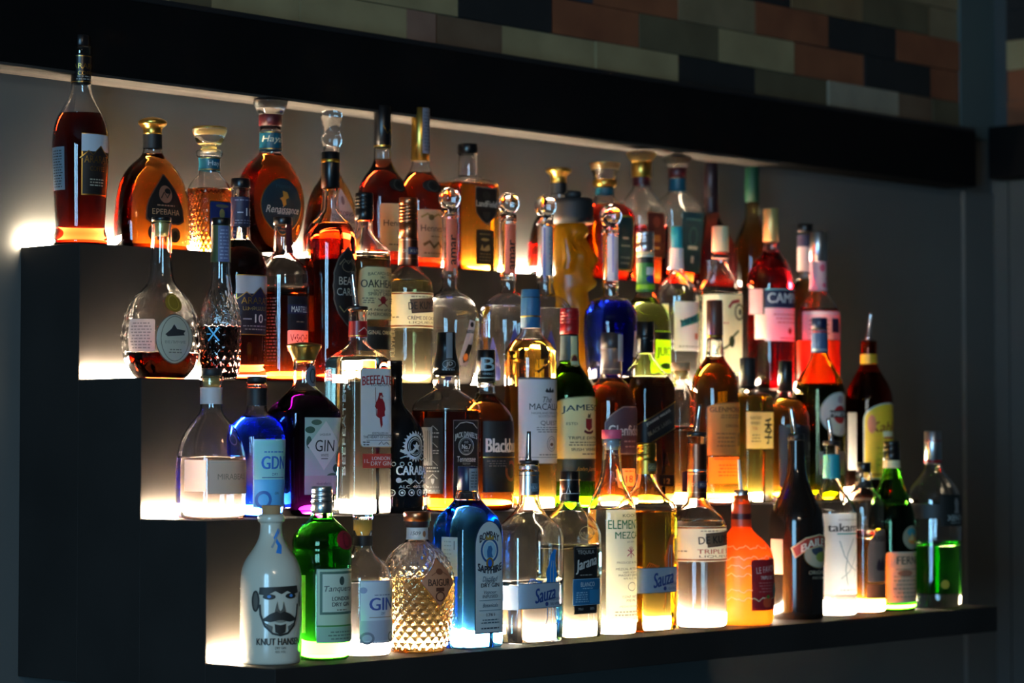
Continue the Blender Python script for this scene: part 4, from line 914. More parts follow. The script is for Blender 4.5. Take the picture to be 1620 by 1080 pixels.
bottle('whisky_bottle', 'golden whisky bottle with blue capsule, V-cut shoulder and large white label', 2, 839.5,
       [(803, 39), (798, 41), (560, 41.5), (551, 39), (542, 32), (534, 23), (526, 17.5), (519, 16), (500, 15)], liq=(540, (.97, .62, .14)), base=9, parts=[
        ('cap', 'capsule', 519, 458, 16.2, 'bluecap', 14.8), ('lathe', 'capsule_line', [(471.6, 15.4), (471.5, 15.6), (470.4, 15.6), (470.3, 15.4)], 'black', 'sharp'), ('lathe', 'gold_line', [(502, 15.7), (501.9, 16.2), (499.6, 16.2), (499.5, 15.7)], 'gold', 'sharp'),
        ('label', 'shoulder_cut', 803, 880, 562, 592, 'rect', None, [('L', 0, 577, [(-44, -14), (6, 12)], 3, CL), ('L', 0, 577, [(6, 12), (34, -12)], 3, CL)], None, .0010),
        ('label', 'front_label', 820, None, 598, 732, 'rect', '~#c2bfc0', [('W', 599, 3, '#40454a'), ('P', 0, 617, [(-10, 2), (-7, -3), (-3, 1), (0, -5), (3, 1), (7, -3), (10, 2), (8, 4), (-8, 4)], '#2c2c2e'), ('T', 'The', -.1, 632, 9, .16, '#2c2c2e', {'sh': .35}), ('T', 'MACALLAN', 0, 643, 10, .66, '#26262a'), ('T', 'HIGHLAND SINGLE MALT', 0, 653, 3.5, .6, '#6a6a6a'), ('T', 'SCOTCH WHISKY', 0, 658, 3.5, .4, '#6a6a6a'), ('T', 'QUEST', 0, 669, 8, .34, '#55565a'), ('S', 0, 674, 684, 3, .5, '#77787a'), ('O', .05, 701, 10, 12, 1, '#88898a'), ('O', .05, 701, 7, 8.5, 1, '#99989a'), ('E', .05, 702, 4, 2.4, '#7a5c50'), ('W', 722, 1, '#8a8a8a'), ('S', 0, 716, 720, 1, .4, '#77787a')], ('#8f8d8e', 1))])
bottle('whiskey_bottle', 'dark green whiskey bottle with red cap and cream crest label', 2, 901,
       [(800, 38), (795, 40.5), (630, 41.3), (617, 40), (603, 34.5), (591, 26), (579, 18), (570, 14.5), (529, 13.7)], liq=(576, (.30, .32, .06)), base=9, g=glass((.22, .50, .05), tint=(.70, .92, .45), t=.07), parts=[
        ('cap', 'screw_cap', 529, 488, 15.3, 'red', 14.6, 4), ('sleeve', 'neck_label', 570, 531, '#17363a'), ('label', 'neck_strip', 903, 913, 532, 578, 'rect', '~#b5b890', [('E', 0, 570, 6, 9, '#5a1a1a'), ('O', 0, 570, 7, 10, 2, '#b9a060')], None, .0008),
        ('label', 'front_label', 881, None, 626, 724, 'archlow', '~#cfc28f', [('T', 'JAMESON', 0, 645, 12, .84, '#123240', {'b': .02, 'bend': 3}), ('P', 0, 670, [(-7, -9), (7, -9), (7, 5), (0, 10), (-7, 5)], '#7c1a1e'), ('P', 0, 658, [(-4, 2), (-2, -5), (1, -3), (4, -6), (3, 2)], '#5a5030'), ('L', 0, 681, [(-10, -1), (-4, 2), (4, 2), (10, -1)], 4, '#5c1a1c'), ('T', 'ESTD', -.55, 669, 4, .16, '#4a442c'), ('T', '1780', .55, 669, 4, .16, '#4a442c'),
             ('T', 'TRIPLE DISTILLED', 0, 691, 4.6, .66, '#33301c', {'b': .01}), ('S', 0, 696, 704, 2, .7, '#6a6444'), ('T', 'IRISH WHISKEY', 0, 709, 4.6, .56, '#33301c', {'b': .01}), ('S', 0, 714, 718, 1, .3, '#6a6444')], ('#7c7444', 1)),
        ('label', 'lower_label', 881, None, 724, 758, 'rect', '#14231a', [('T', 'John Jameson', .1, 740, 8, .55, '#a8763c', {'sh': .4})], None)])
bottle('whisky_bottle', 'amber whisky bottle with taupe capsule, wavy mauve label and a small 18 tag', 2, 967,
       [(797, 38), (792, 40), (640, 41), (627, 40), (614, 34), (605, 24), (598, 17.5), (592, 16), (575, 15.6)], liq=(600, (.75, .24, .035)), base=9, parts=[
        ('cap', 'capsule', 592, 527.5, 17, 'taupe', 15.8), ('lathe', 'capsule_top', [(552, 16.4), (551.5, 16.8), (528, 16.0), (527, 14)], mat('#3a302e', .4), 'sharp'), ('label', 'capsule_print', 953, 981, 560, 585, 'rect', None, [('T', 'SINGLE MALT', 0, 572, 3.5, .5, '#b0a090'), ('W', 584, 1.4, '#a08a70')], None, .001),
        ('label', 'seal_flap', 976, 990, 530, 572, 'rect', '#b8b8b4', [], None, .0035),
        ('label', 'front_label', 957, None, 642, 716, 'wave', '#4b3038', [('T', 'Glenfiddich', 0, 679, 16, .86, '#d0c2c0', {'b': .01}), ('S', 0, 692, 708, 2, .3, '#a08a8a')], ('#8a7468', 1.6)),
        ('label', 'age_tag', 983, 1004, 738, 765, 'rect', '~#c9b88a', [('T', '18', 0, 754, 11, .5, '#3a2c20', {'b': .01}), ('S', 0, 740, 744, 1, .7, '#5a4c3c')], None)])
bottle('whisky_bottle', 'square whisky bottle with slanted black label and black cap', 2, 1021,
       [(795, 44), (790, 46.5), (780, 47), (620, 47.3), (607, 46), (597, 39), (583, 27), (570, 17), (561, 13), (556, 12.8)], sec=(1, 6, 605, 575), rot=-4, liq=(599, (.40, .18, .03)), base=9, g=glass((.80, .92, .55), t=.08), parts=[
        ('cap', 'cap', 559, 509.5, 14.2, 'black', 13.8, 0), ('lathe', 'cap_ring', [(540, 14.2), (539, 14.9), (532, 14.9), (531, 14)], 'black', 'sharp'),
        ('label', 'front_label', 1008, 1066, 630, 705, 'rect', None, [('P', 0, 665, [(-42, 6), (42, -32), (42, 10), (-42, 46)], '#0f0f11'), ('L', 0, 665, [(-42, 7), (42, -31)], 1.2, G), ('L', 0, 665, [(-42, 45), (42, 9)], 1.2, G), ('T', 'JOHNNIE WALKER', .1, 659, 5.5, .72, '#b8b4a8', {'a': -24, 'b': .015}), ('T', 'BLACK LABEL', .15, 674, 6.5, .7, '#6a665c', {'a': -24, 'b': .015})], None),
        ('label', 'age_tag', 1042, 1066, 747, 765, 'rect', '#2a1408', [('T', '12', 0, 757, 8, .4, '#d8a050', {'b': .02})], None),
        ('label', 'crest', 1044, 1064, 706, 738, 'rect', None, [('P', 0, 724, [(-6, 10), (0, -12), (7, 10), (2, 5)], '#5a2a10')], None)])
bottle('whiskey_miniature', 'narrow clear and amber bottle with wooden cork top, between two larger whisky bottles', 2, 1077,
       [(793, 23), (790, 24.5), (640, 25), (628, 22), (616, 16), (607, 13.2), (585, 13)], d=.4, liq=(679, (.85, .35, .06)), base=10, parts=[
        ('cap', 'cork_top', 586, 574, 14.8, 'cork'), ('lathe', 'cork', [(600, 10), (585, 11)], 'palegold', 'sharp'), ('label', 'lower_label', 1079, None, 742, 775, 'rect', '#4a1420', [], None)])
bottle('whisky_bottle', 'bulb-necked amber whisky bottle with orange cream label and brown capsule', 2, 1131,
       [(791, 35), (786, 37.5), (640, 38.3), (612, 38.3), (597, 35), (583, 28), (572, 19), (563, 14.4), (555, 14), (536, 13)], liq=(565, (.97, .50, .07)), base=9, parts=[
        ('cap', 'capsule', 536, 476, 13.2, mat('#5c3324', .4), 12.6), ('lathe', 'gold_line', [(534, 13.1), (533.5, 13.7), (531, 13.7), (530.5, 13)], 'gold', 'sharp'),
        ('label', 'front_label', 1119, None, 635, 717, 'archlow', '~#d2914a', [('T', 'GLENMORANGIE', 0, 646, 8, .9, '#7a3414', {'b': .01}), ('S', 0, 653, 660, 2, .6, '#a05a2a'), ('T', 'ORIGINAL', 0, 671, 5, .36, '#8a4418'), ('R', .35, 692, 11, 20, '#7a4a24'), ('S', -.3, 680, 705, 4, .4, '#b0703a')], ('#a8682c', 1)),
        ('label', 'lower_label', 1121, None, 719, 760, 'rect', '~#c9823c', [('R', 0, 722, 70, 1.5, '#7a4420'), ('S', 0, 729, 750, 4, .7, '#9a5a2a')], None)])
bottle('whisky_bottle', 'faceted pale gold whisky bottle with square white calligraphy label', 2, 1183,
       [(790, 37), (785, 39.5), (640, 41), (631, 40.5), (625, 37), (620, 24), (616, 14), (612, 12.6)], sec=(.85, 7, 630, 617), liq=(627, (.93, .80, .22)), base=14, parts=[
        ('cap', 'cap', 612, 567, 12.8, 'blackm', 12.4),
        ('label', 'front_label', 1181, 1223, 651, 707, 'rect', '~#c4b79a', [('T', 'SUNTORY', -.38, 660, 5, .42, '#3a342c', {'b': .01}), ('T', 'WHISKY', -.42, 668, 5, .36, '#3a342c', {'b': .01}), ('T', 'TOKI', -.5, 676, 5, .2, '#b03024'), ('T', '季', .55, 680, 40, .30, '#141210', {'b': .01}), ('S', -.4, 684, 698, 3, .35, '#8a8272')], None)])
bottle('whisky_bottle', 'round-shouldered amber whisky bottle with slim black cap and dark slate label', 2, 1243,
       [(788, 34), (783, 36.5), (665, 38), (650, 36), (638, 28.5), (629, 18), (623, 12.5), (612, 11)], liq=(629, (.85, .42, .07)), base=9, parts=[
        ('cap', 'capsule', 619, 571.6, 11.4, 'black', 10.8),
        ('label', 'front_label', 1233, None, 671, 766, 'rect', '#15181f', [('E', -.5, 672, 12, 3, '#2a4a58'), ('T', '38', -.4, 702, 13, .22, '#8a8d90', {'b': .02}), ('T', 'WL', .5, 703, 12, .26, '#8a8d90', {'b': .02}), ('S', 0, 715, 730, 2, .6, '#585c60')], None)])
bottle('vermouth_bottle', 'green vermouth bottle with oval white label, red ball and black bar, orange towards its shoulder', 2, 1297,
       [(785, 36), (780, 38.5), (620, 39.8), (606, 38), (592, 31), (579, 22), (566, 15), (557, 12.6), (520, 12.2), (517, 12.2)], liq=(607, (.16, .28, .02)), base=9, g=glass((.50, .40, .03), tint=(.95, .80, .40), t=.07), parts=[
        ('cap', 'cap', 520, 503, 12.6, 'navy'), ('sleeve', 'neck_label', 557, 522, '#3f5a80'), ('label', 'neck_print', 1286, None, 522, 556, 'rect', None, [('W', 525, 3, '#a83028'), ('W', 553, 3, '#a8a8a0'), ('R', .4, 540, 6, 26, '#8a2a2a')], None, .0008),
        ('label', 'front_label', 1297, None, 618, 686, 'ellipse', '~#b9bdb9', [('E', 0, 653, 15, 14, '#a8141c'), ('R', 0, 652, 42, 11, '#1c2428'), ('T', 'MARTINI', 0, 652, 7, .56, '#c8d0d0', {'b': .02}), ('E', 0, 630, 6, 6, '#9a8f94')], ('#8a9a94', 1.2)),
        ('label', 'lower_label', 1296, None, 710, 745, 'rect', '#77786c', [], None)])
bottle('coffee_liqueur_bottle', 'dark red liqueur bottle with arched yellow label and metal pourer, last on the third tier', 2, 1375,
       [(783, 34), (778, 37), (640, 37.8), (622, 36.5), (606, 31), (592, 22), (580, 15), (572, 13.2), (560, 12.8), (540, 12.8)], liq=(590, (.12, .01, .005)), base=9, g=glass((.55, .05, .01), tint=(.95, .45, .30), t=.07), parts=[
        ('cap', 'pourer_collar', 562, 537, 10.5, 'rubber'), ('sleeve', 'neck_band', 575, 560, mat('#c89a20', .45)), ('pour', (1374, 538), (1379, 495), 5.0),
        ('label', 'front_label', 1366, None, 635, 752, 'arch', '#d5b428', [('T', 'Kahlúa', 0, 672, 16, .78, '#7a1c14', {'a': 0, 'sh': .2, 'b': .02}), ('R', 0, 683, 26, 8, '#d8cfb8'), ('R', 0, 689, 24, 3, '#a03a28'), ('E', -.7, 668, 7, 14, '#c87a5a'), ('S', 0, 700, 735, 4, .6, '#a8841c'), ('R', 0, 745, 80, 3, '#8a6a14')], ('#b8bdb0', 2)),
        ('label', 'back_label', 1342, 1356, 650, 738, 'rect', '#6c6c6c', [], None)])

# ===== tier 3
def face():
    k = '#26231f'; g = '#5c574e'
    return [('P', 0, 953, [(-33, -25), (33, -27), (35, -16), (24, -13), (12, -19), (2, -14), (-8, -19), (-22, -12), (-34, -14)], k),
            ('E', -.95, 950, 6, 15, g), ('O', -.95, 950, 7, 17, 3, k), ('E', .95, 948, 4, 12, g),
            ('E', -.42, 943, 10, 4.5, k), ('E', .44, 942, 10, 4.5, k), ('E', -.42, 942.5, 3, 2.4, '#4a86c8'), ('E', .44, 941.5, 3, 2.4, '#4a86c8'),
            ('P', 0, 958, [(-9, 8), (-5, -8), (-3, 4), (0, 8), (3, 4), (5, -8), (9, 8), (5, 12), (-5, 12)], g),
            ('P', 0, 978, [(-30, 2), (-16, -8), (-6, -12), (0, -9), (6, -12), (16, -8), (30, 2), (16, 5), (0, 2), (-16, 5)], k),
            ('L', 0, 975, [(-32, -20), (-31, -4), (-24, 14), (-12, 26), (0, 29), (12, 26), (24, 14), (30, -4), (32, -20)], 3.2, k),
            ('P', 0, 991, [(-9, -5), (0, -3), (9, -5), (8, 8), (0, 12), (-8, 8)], k), ('E', 0, 982, 8, 2, '#8a8272'),
            ('P', 0, 988, [(-24, -4), (-12, 2), (-13, 10), (-20, 3)], g), ('P', 0, 988, [(24, -4), (12, 2), (13, 10), (20, 3)], g),
            ('T', 'KNUT HANSEN', 0, 1014, 11, .88, '#26231f', {'b': .02}), ('T', 'DRY GIN', 0, 1024, 4, .2, '#4a463e'), ('T', '42% VOL', 0, 1030, 3.5, .2, '#6a665c')]
bottle('gin_bottle', 'cream ceramic gin bottle printed with a bearded face, cork stopper, first on the bottom tier', 3, 429,
       [(1051, 45), (1047, 48.3), (1000, 48.8), (915, 48.8), (899, 46), (885, 40.5), (872, 31), (859, 23), (847, 18.4), (835, 17.3), (827, 17.3), (825, 21), (821, 22), (816, 21.5), (813, 18)], d='auto', opaque=mat('#c9c2b0', .2, 0, 0, .3), parts=[
        ('cap', 'cork', 814, 799, 15.2, 'cork'),
        ('label', 'front_print', (17, 49), None, 925, 1034, 'rect', None, face(), None),
        ('label', 'neck_ribbon', 427, 447, 832, 878, 'rect', None, [('L', 0, 855, [(6, -18), (-3, -4), (2, 8), (-2, 20)], 6, '#2a7fd0'), ('L', 0, 852, [(6, -16), (-6, 8), (-9, 14)], 3, '#8a96a0')], None)])
bottle('gin_bottle', 'green ridged gin bottle with silver cap and red seal, beside the ceramic bottle', 3, 509,
       [(1044, 40), (1039, 45), (1020, 46), (897, 46), (894, 48), (875, 48), (872, 46.4), (866, 46), (863, 47.5), (852, 46.5), (843, 42), (835, 36), (827, 26), (819, 18), (812, 16.4), (790, 16)], d=('auto', -.014), liq=(822, (.90, .97, .85)), base=10, g=glass((.03, .40, .015), tint=(.70, .97, .60), t=.085), parts=[
        ('cap', 'screw_cap', 812, 769, 16.8, 'silver', 16.2, 3), ('lathe', 'cap_ring', [(794, 16.9), (793.5, 17.3), (791.5, 17.3), (791, 16.9)], 'steel', 'sharp'),
        ('label', 'seal', 532, 555, 839, 869, 'ellipse', '#8a1526', [('O', 0, 854, 9, 12, 2, '#5c0d18')], None, .0012),
        ('label', 'front_label', 501, None, 899, 1016, 'rect', '~#b2c4a8', [('R', 0, 937, 74, 68, '#4a6a58'), ('R', 0, 937, 66, 60, '~#c2d0b8'), ('E', 0, 918, 5, 7, '#3a4a42'), ('T', 'Tanqueray', 0, 931, 12, .72, '#26332c', {'sh': .25, 'bend': 1}), ('T', 'LONDON', 0, 946, 6.5, .42, '#26332c', {'b': .02}), ('T', 'DRY GIN', 0, 955, 6.5, .42, '#26332c', {'b': .02}), ('S', 0, 962, 966, 1, .3, '#6a5a3c'),
               ('R', 0, 989, 90, 2.6, '#3f8a3a'), ('R', 0, 1003, 90, 24, '~#8fae98'), ('S', 0, 996, 1012, 3, .6, '#5c7a68')], ('#8fa894', 1.6)),
        ('label', 'back_label', 470, 484, 909, 1000, 'rect', '~#a8b86a', [], None)])
bottle('gin_bottle', 'small clear gin bottle with glass-topped cork and pale blue-lettered label', 3, 574,
       [(1037, 42), (1032, 45.5), (922, 46.6), (907, 45), (894, 39), (884, 29), (876, 19), (869, 15.6), (863, 15), (822, 15)], d=('auto', .0045), liq=(921, (.95, .96, .97)), base=16, parts=[
        ('sleeve', 'neck_band', 863, 847, 'blackm'), ('lathe', 'cork', [(848, 9), (838, 13), (822, 14)], mat('#c79a3a', .6), 'sharp'), ('cap', 'glass_top', 822, 813, 16, 'clear'),
        ('label', 'front_label', 569, None, 917, 1016, 'rect', '~#c5c6cb', [('T', 'GIN', 0, 954, 20, .60, '#44569a', {'b': .03}), ('S', 0, 938, 942, 1, .5, '#8a8fa8'), ('T', 'DRY', 0, 969, 4, .1, '#6a6f88'), ('R', 0, 975, 50, 1.2, '#9a8a7a'), ('R', 0, 996, 84, 32, '~#a9a9b4'), ('O', -.7, 1008, 12, 10, 4, '#7a7a86'), ('O', .5, 1006, 9, 8, 3, '#7a7a86'), ('E', -.85, 932, 6, 5, '#8a8fb0')], ('#a8aac0', 2))])
bottle('gin_bottle', 'diamond-cut glass gin bottle with copper cap and copper diamond label', 3, 660,
       [(1031, 42), (1026, 46), (1015, 50), (985, 54.5), (950, 58.5), (925, 58.8), (905, 57.5), (888, 51), (873, 40), (862, 27), (855, 18), (850, 16.6), (833, 16.4)], d=('auto', .003), wall=.003, liq=(914, (.93, .80, .52)), base=9, quilt=(22, .0158, .0030, 1026, 858), parts=[
        ('sleeve', 'neck_label', 853, 834, '#b9b4ae'), ('label', 'neck_print', 645, 676, 835, 852, 'rect', None, [('T', '1509', -.2, 843, 6, .4, '#3a3632', {'sh': .2}), ('E', .5, 844, 3, 5, '#8a5a3c')], None, .0008),
        ('cap', 'stopper', 834, 809, 19, 'plum', 21), ('lathe', 'copper_ring', [(824, 20.9), (823.8, 21.6), (811, 21.6), (809, 20.5), (808.6, 3)], 'copper', 'sharp'),
        ('label', 'front_label', (35, 30), None, 880, 957, 'diamond', '#b97450', [('T', 'BAIGUR', 0, 919, 11, .62, '#3a1c10', {'b': .02}), ('E', 0, 902, 6, 5, '#7a4028'), ('R', 0, 930, 14, 6, '#5a2c1a'), ('O', 0, 941, 8, 8, 2, '#5a2c1a'), ('L', 0, 905, [(-14, 3), (0, -6), (14, 3)], 1, '#7a4028')], ('#7a4028', 1.4), .0042)])
bottle('gin_bottle', 'sapphire blue square gin bottle with navy cap and tall arched label', 3, 740,
       [(1026, 53), (1020, 55.5), (1000, 56), (850, 56), (833, 55), (820, 50), (807, 37), (797, 27), (787, 19.5), (775, 17)], sec=(.85, 6, 838, 795), rot=-2, d='auto', liq=(793, (.86, .97, 1.0)), base=18, g=glass((.12, .46, .94), tint=(.86, .95, 1), t=.085), parts=[
        ('cap', 'screw_cap', 776, 737, 16.8, 'navy', 16), ('label', 'tax_strip', 742, 755, 740, 776, 'rect', '#7a7c80', [('S', 0, 744, 772, 6, .8, '#4a4c50')], None, .0016),
        ('label', 'front_label', 751, 795, 823, 1003, 'arch', '~#c4dce4', [('T', 'BOMBAY', 0, 846, 12, .66, '#1c2a3c', {'b': .03, 'bend': 7}), ('O', 0, 871, 19, 20, 3.5, '#1f4f8a'), ('E', 0, 871, 13, 14, '#8fb8d0'), ('P', 0, 872, [(-5, 10), (-6, 0), (-3, -8), (3, -9), (6, -3), (4, 3), (7, 10)], '#3a6a9a'), ('P', 0, 851, [(-9, 3), (-8, -4), (-3, 0), (0, -7), (3, 0), (8, -4), (9, 3)], '#a8863a'), ('E', 0, 891, 8, 9, '#8a6a2c'), ('E', 0, 891, 4.5, 6, '#1f5fc0'),
               ('T', 'SAPPHIRE', 0, 902, 12, .80, '#1c2a3c', {'b': .03, 'bend': -6}), ('T', 'Distilled', 0, 916, 8, .5, '#4a6a80', {'sh': .3}), ('T', 'LONDON', 0, 920.5, 4, .3, '#2a3a4c'), ('T', 'DRY GIN', 0, 926, 6.5, .6, '#2a3a4c', {'b': .015}), ('T', 'Vapour', 0, 938, 7, .42, '#4a6a80', {'sh': .3}), ('T', 'INFUSED', 0, 944, 5, .5, '#2a3a4c'), ('R', 0, 950, 46, .8, '#5a7a8a'), ('T', 'Botanicals', 0, 958, 6, .5, '#4a6a80', {'sh': .3}), ('R', 0, 966, 46, .8, '#5a7a8a'), ('T', '1761', 0, 973, 5, .26, '#2a3a4c'), ('S', 0, 979, 988, 2, .6, '#4a6a7a'), ('S', 0, 992, 997, 1, .8, '#2a3a4c')], ('#1d2c44', 2)),
        ('label', 'side_sticker', 699, 724, 849, 911, 'rect', '#6f8c9c', [('R', .6, 862, 2, 14, '#2a3c48'), ('S', -.2, 853, 905, 8, .5, '#55707e')], None)])
def sauza(uc, r, dy, bird, lab1='#1c3f80'):
    b = []
    for i in range(6): b.append(('L', -.30, dy + 235, [(-12 + i * 3.6, 0), (-14 + i * 4, -14), (-8 + i * 4.2, -22 + i), (0 + i * 3.2, -20 + i * 2)], 1.6, bird))
    b += [('P', .60, dy + 200, [(-12, 24), (-13, 4), (-7, -8), (-3, -22), (5, -32), (11, -30), (8, -24), (8, -6), (12, 8), (8, 24)], bird), ('L', .60, dy + 200, [(0, -14), (-4, 4), (-4, 22)], 1.2, '#a8b4bc'), ('L', .60, dy + 200, [(4, -14), (3, 4), (3, 22)], 1.2, '#a8b4bc')]
    b += [('L', .4, dy + 272, [(-2, -14), (-2, 6), (-6, 14)], 1.6, bird), ('L', .75, dy + 272, [(-2, -14), (2, 4), (8, 12), (12, 13)], 1.6, bird)]
    return [('label', 'front_label', uc - 16, uc + 46, dy + 168, dy + 292, 'rect', None, b + [('W', dy + 240.5, 40, '#55606c'), ('W', dy + 240.5, 38, '#9aa4b2'),
             ('T', 'Sauza', .22, dy + 238, 23, .54, lab1, {'sh': .35, 'b': .025, 'a': -9}), ('T', 'TEQUILA', .74, dy + 247, 5, .34, '#2a3a55'), ('E', .3, dy + 254, 3.4, 3.4, '#2a3a75'), ('T', 'SILVER' if r > 50 else 'GOLD', .74, dy + 254, 4, .26, '#2a3a55')], None, .0005),
            ('label', 'band_label', uc - r * .9, uc - 17, dy + 224, dy + 262, 'rect', '~#8f9aa8', [], None)]
bottle('tequila_bottle', 'clear tequila bottle with blue bird print, silver neck band and steel pourer', 3, 837,
       [(1015, 51), (1009, 54), (1000, 55), (862, 55.5), (845, 54.5), (833, 49), (822, 37), (810, 24.5), (797, 17.5), (784, 15.6), (733, 15)], sec=(.62, 4, 840, 800), d=('auto', -.033), liq=(926, (.95, .96, .97)), base=18, parts=[
        ('sleeve', 'neck_band', 783, 752, 'silver'), ('label', 'neck_print', 822, None, 754, 782, 'rect', None, [('R', 0, 771, 20, 13, '#5d6f7c'), ('T', 'SILVER', 0, 771, 4, .4, '#a8b8c0')], None, .0008), ('sleeve', 'thread_ring', 751, 746, 'silver', .0008), ('sleeve', 'thread_ring', 742, 737, 'silver', .0008),
        ('cap', 'pourer_collar', 734, 728, 15.8, 'rubber'), ('pour', (836, 729), (837, 682), 4.6)] + sauza(837, 55, 700, '#1a7fd0'))
bottle('tequila_bottle', 'rounded tequila bottle with black and blue label and black cap', 3, 901.5,
       [(1011, 47), (1005, 50), (1000, 50.5), (852, 51), (838, 48), (825, 41), (813, 29), (804, 20), (796, 16), (790, 15.2)], sec=(.7, 3, 840, 800), d=('auto', .010), liq=(868, (.94, .93, .80)), base=14, parts=[
        ('cap', 'cap', 792, 744, 15.8, 'black', 15.2), ('lathe', 'cap_line', [(759, 15.9), (758.8, 16.3), (757.6, 16.3), (757.4, 15.9)], 'silver', 'sharp'), ('label', 'cap_print', 888, None, 763, 782, 'rect', None, [('L', .4, 776, [(0, 4), (3, -6), (5, 4), (9, -8), (9, 4), (14, -3)], 1.2, '#b8bcc0'), ('L', -.6, 776, [(0, 4), (3, -8), (6, 4)], 1.2, '#b8bcc0'), ('W', 780, 1, '#b8bcc0')], None, .0012),
        ('label', 'shoulder_emboss', 905, None, 830, 858, 'rect', None, [('O', 0, 843, 17, 11, 1.3, '#8f8a70'), ('T', 'JARANA', 0, 845, 8, .6, '#8f8a70')], None),
        ('label', 'front_label', 908, 944, 864, 972, 'rect', '#151314', [('T', 'TEQUILA', 0, 874, 7, .72, '#b8b5ae'), ('R', 0, 868, 44, .8, '#8a8780'), ('T', 'Jarana', 0, 893, 22, .94, '#c8c5be', {'sh': .35, 'b': .02, 'a': -12}), ('S', 0, 908, 912, 1, .7, '#8a8780'), ('T', '70cl', -.5, 964, 4, .2, '#a8a5a0'), ('T', '38%', .5, 964, 4, .2, '#a8a5a0')], ('#4c4a48', 1)),
        ('label', 'lower_label', 906, 948, 916, 958, 'rect', '#1c618c', [('T', 'BLANCO', 0, 925, 7, .5, '#c2ccd0'), ('S', 0, 930, 933, 1, .5, '#8ab0c8'), ('R', .5, 945, 24, 22, '#2c7aa8'), ('S', -.4, 936, 954, 5, .5, '#8ab0c8')], ('#8ab0c8', .8), .0012)])
bottle('mezcal_bottle', 'tall clear mezcal bottle with pink cap and narrow white label with green lettering', 3, 968,
       [(1003, 36), (998, 38.5), (900, 39), (818, 39), (805, 37.5), (793, 34.5), (778, 27.5), (762, 20), (745, 16.5), (720, 14.5), (703, 13.8), (701, 15.2), (694, 15.2)], d=('auto', -.018), liq=(806, (.96, .95, .84)), base=12, parts=[
        ('lathe', 'cork', [(712, 10), (704, 12), (694, 13)], '#8fa0a8', 'sharp'), ('cap', 'cap', 694, 679.5, 16, 'pink'),
        ('label', 'front_label', 959, None, 806, 978, 'rect', '~#c9c9b8', [('T', 'KOCH', -.02, 815, 5, .34, '#2c5040'), ('T', 'ELEMENTAL', 0, 829, 14, .92, '#2a7a4a', {'b': .01}), ('T', 'MEZCAL', 0, 846, 11, .66, '#2a7a4a', {'b': .01}), ('T', 'JOVEN', 0, 857, 3, .2, '#888'),
              ('L', 0, 873, [(0, -9), (0, 9)], 1.6, '#a8406a'), ('L', 0, 873, [(-7, -4), (0, 0), (7, -4)], 1.6, '#a8406a'), ('L', 0, 873, [(-8, 6), (0, 0), (8, 6)], 1.6, '#a8406a'), ('L', 0, 873, [(-4, -8), (0, 0), (4, -8)], 1.2, '#a8406a'),
              ('T', 'PRODUCED IN MEXICO', 0, 889, 3.4, .6, '#6a6a60'), ('T', 'MEZCAL ARTESANAL', 0, 899, 3.6, .64, '#5a5a50'), ('T', '100% AGAVE', 0, 904.5, 3, .36, '#6a6a60'), ('T', 'MAGUEY ESPADIN', 0, 909, 3.6, .54, '#5a5a50'), ('T', '40% ALC. VOL', 0, 914, 3, .36, '#6a6a60'), ('O', .04, 927, 9, 7, 1, '#88887c'), ('T', 'CONT. NETO', 0, 943, 4, .4, '#6a6a60'), ('T', '700 ML', 0, 949, 4, .26, '#6a6a60'), ('T', 'HECHO EN MEXICO', 0, 958, 3, .5, '#88887c'), ('S', 0, 964, 974, 2, .7, '#88887c')], None)])
bottle('tequila_bottle', 'golden tequila bottle with orange bird print and ridged gold cap', 3, 1023,
       [(997, 45), (991, 48), (985, 49), (830, 49.8), (810, 49.5), (799, 45.5), (788, 34), (776, 24), (764, 18), (752, 15.6), (726, 15)], sec=(.62, 4, 806, 772), d=('auto', .012), liq=(810, (.96, .76, .22)), base=16, parts=[
        ('cap', 'screw_cap', 728, 700, 15.8, 'gold2', 15.2, 5), ('sleeve', 'neck_band', 750, 728, 'gold2'), ('label', 'neck_print', 1009, None, 730, 749, 'rect', None, [('R', 0, 739, 22, 13, '#6a5c3c'), ('T', 'GOLD', 0, 739, 5, .34, '#b8a870')], None, .0008)] + sauza(1023, 49.5, 676, '#c8571c'))
bottle('liqueur_bottle', 'orange liqueur bottle with copper capsule, steel pourer and tilted brown plaque label', 3, 1103,
       [(991, 44), (985, 46), (980, 46.5), (842, 47), (828, 45.5), (817, 39), (807, 29), (798, 19.5), (789, 15.6), (780, 15), (688, 14.8)], d='auto', liq=(824, (.93, .93, .90)), base=14, parts=[
        ('cap', 'pourer_collar', 690, 683, 16, 'rubber'), ('sleeve', 'capsule', 744, 702, 'copper2'), ('sleeve', 'silver_line', 745.5, 742.5, 'silver', .0009), ('pour', (1101, 684), (1108, 639), 4.6)] + kuyper(1103, 0, 47, 683.5, 'TRIPLE SEC', '#b0402c'))
def favori():
    m = mat('#f07a1e', .35, 0, .5); nt = m.node_tree            # colour fade from red-orange shoulder to amber foot
    tc = nt.nodes.new('ShaderNodeTexCoord'); sp = nt.nodes.new('ShaderNodeSeparateXYZ'); r = nt.nodes.new('ShaderNodeValToRGB'); mr = nt.nodes.new('ShaderNodeMapRange')
    nt.links.new(tc.outputs['Object'], sp.inputs[0]); nt.links.new(sp.outputs[2], mr.inputs[0]); mr.inputs[2].default_value = .14
    r.color_ramp.elements[0].color = (.95, .52, .08, 1); r.color_ramp.elements[1].color = (.86, .14, .015, 1); nt.links.new(mr.outputs[0], r.inputs[0])
    for n in nt.nodes:
        if n.type == 'BSDF_PRINCIPLED': nt.links.new(r.outputs[0], n.inputs['Base Color'])
        if n.type == 'BSDF_TRANSLUCENT': nt.links.new(r.outputs[0], n.inputs[0])
    return m
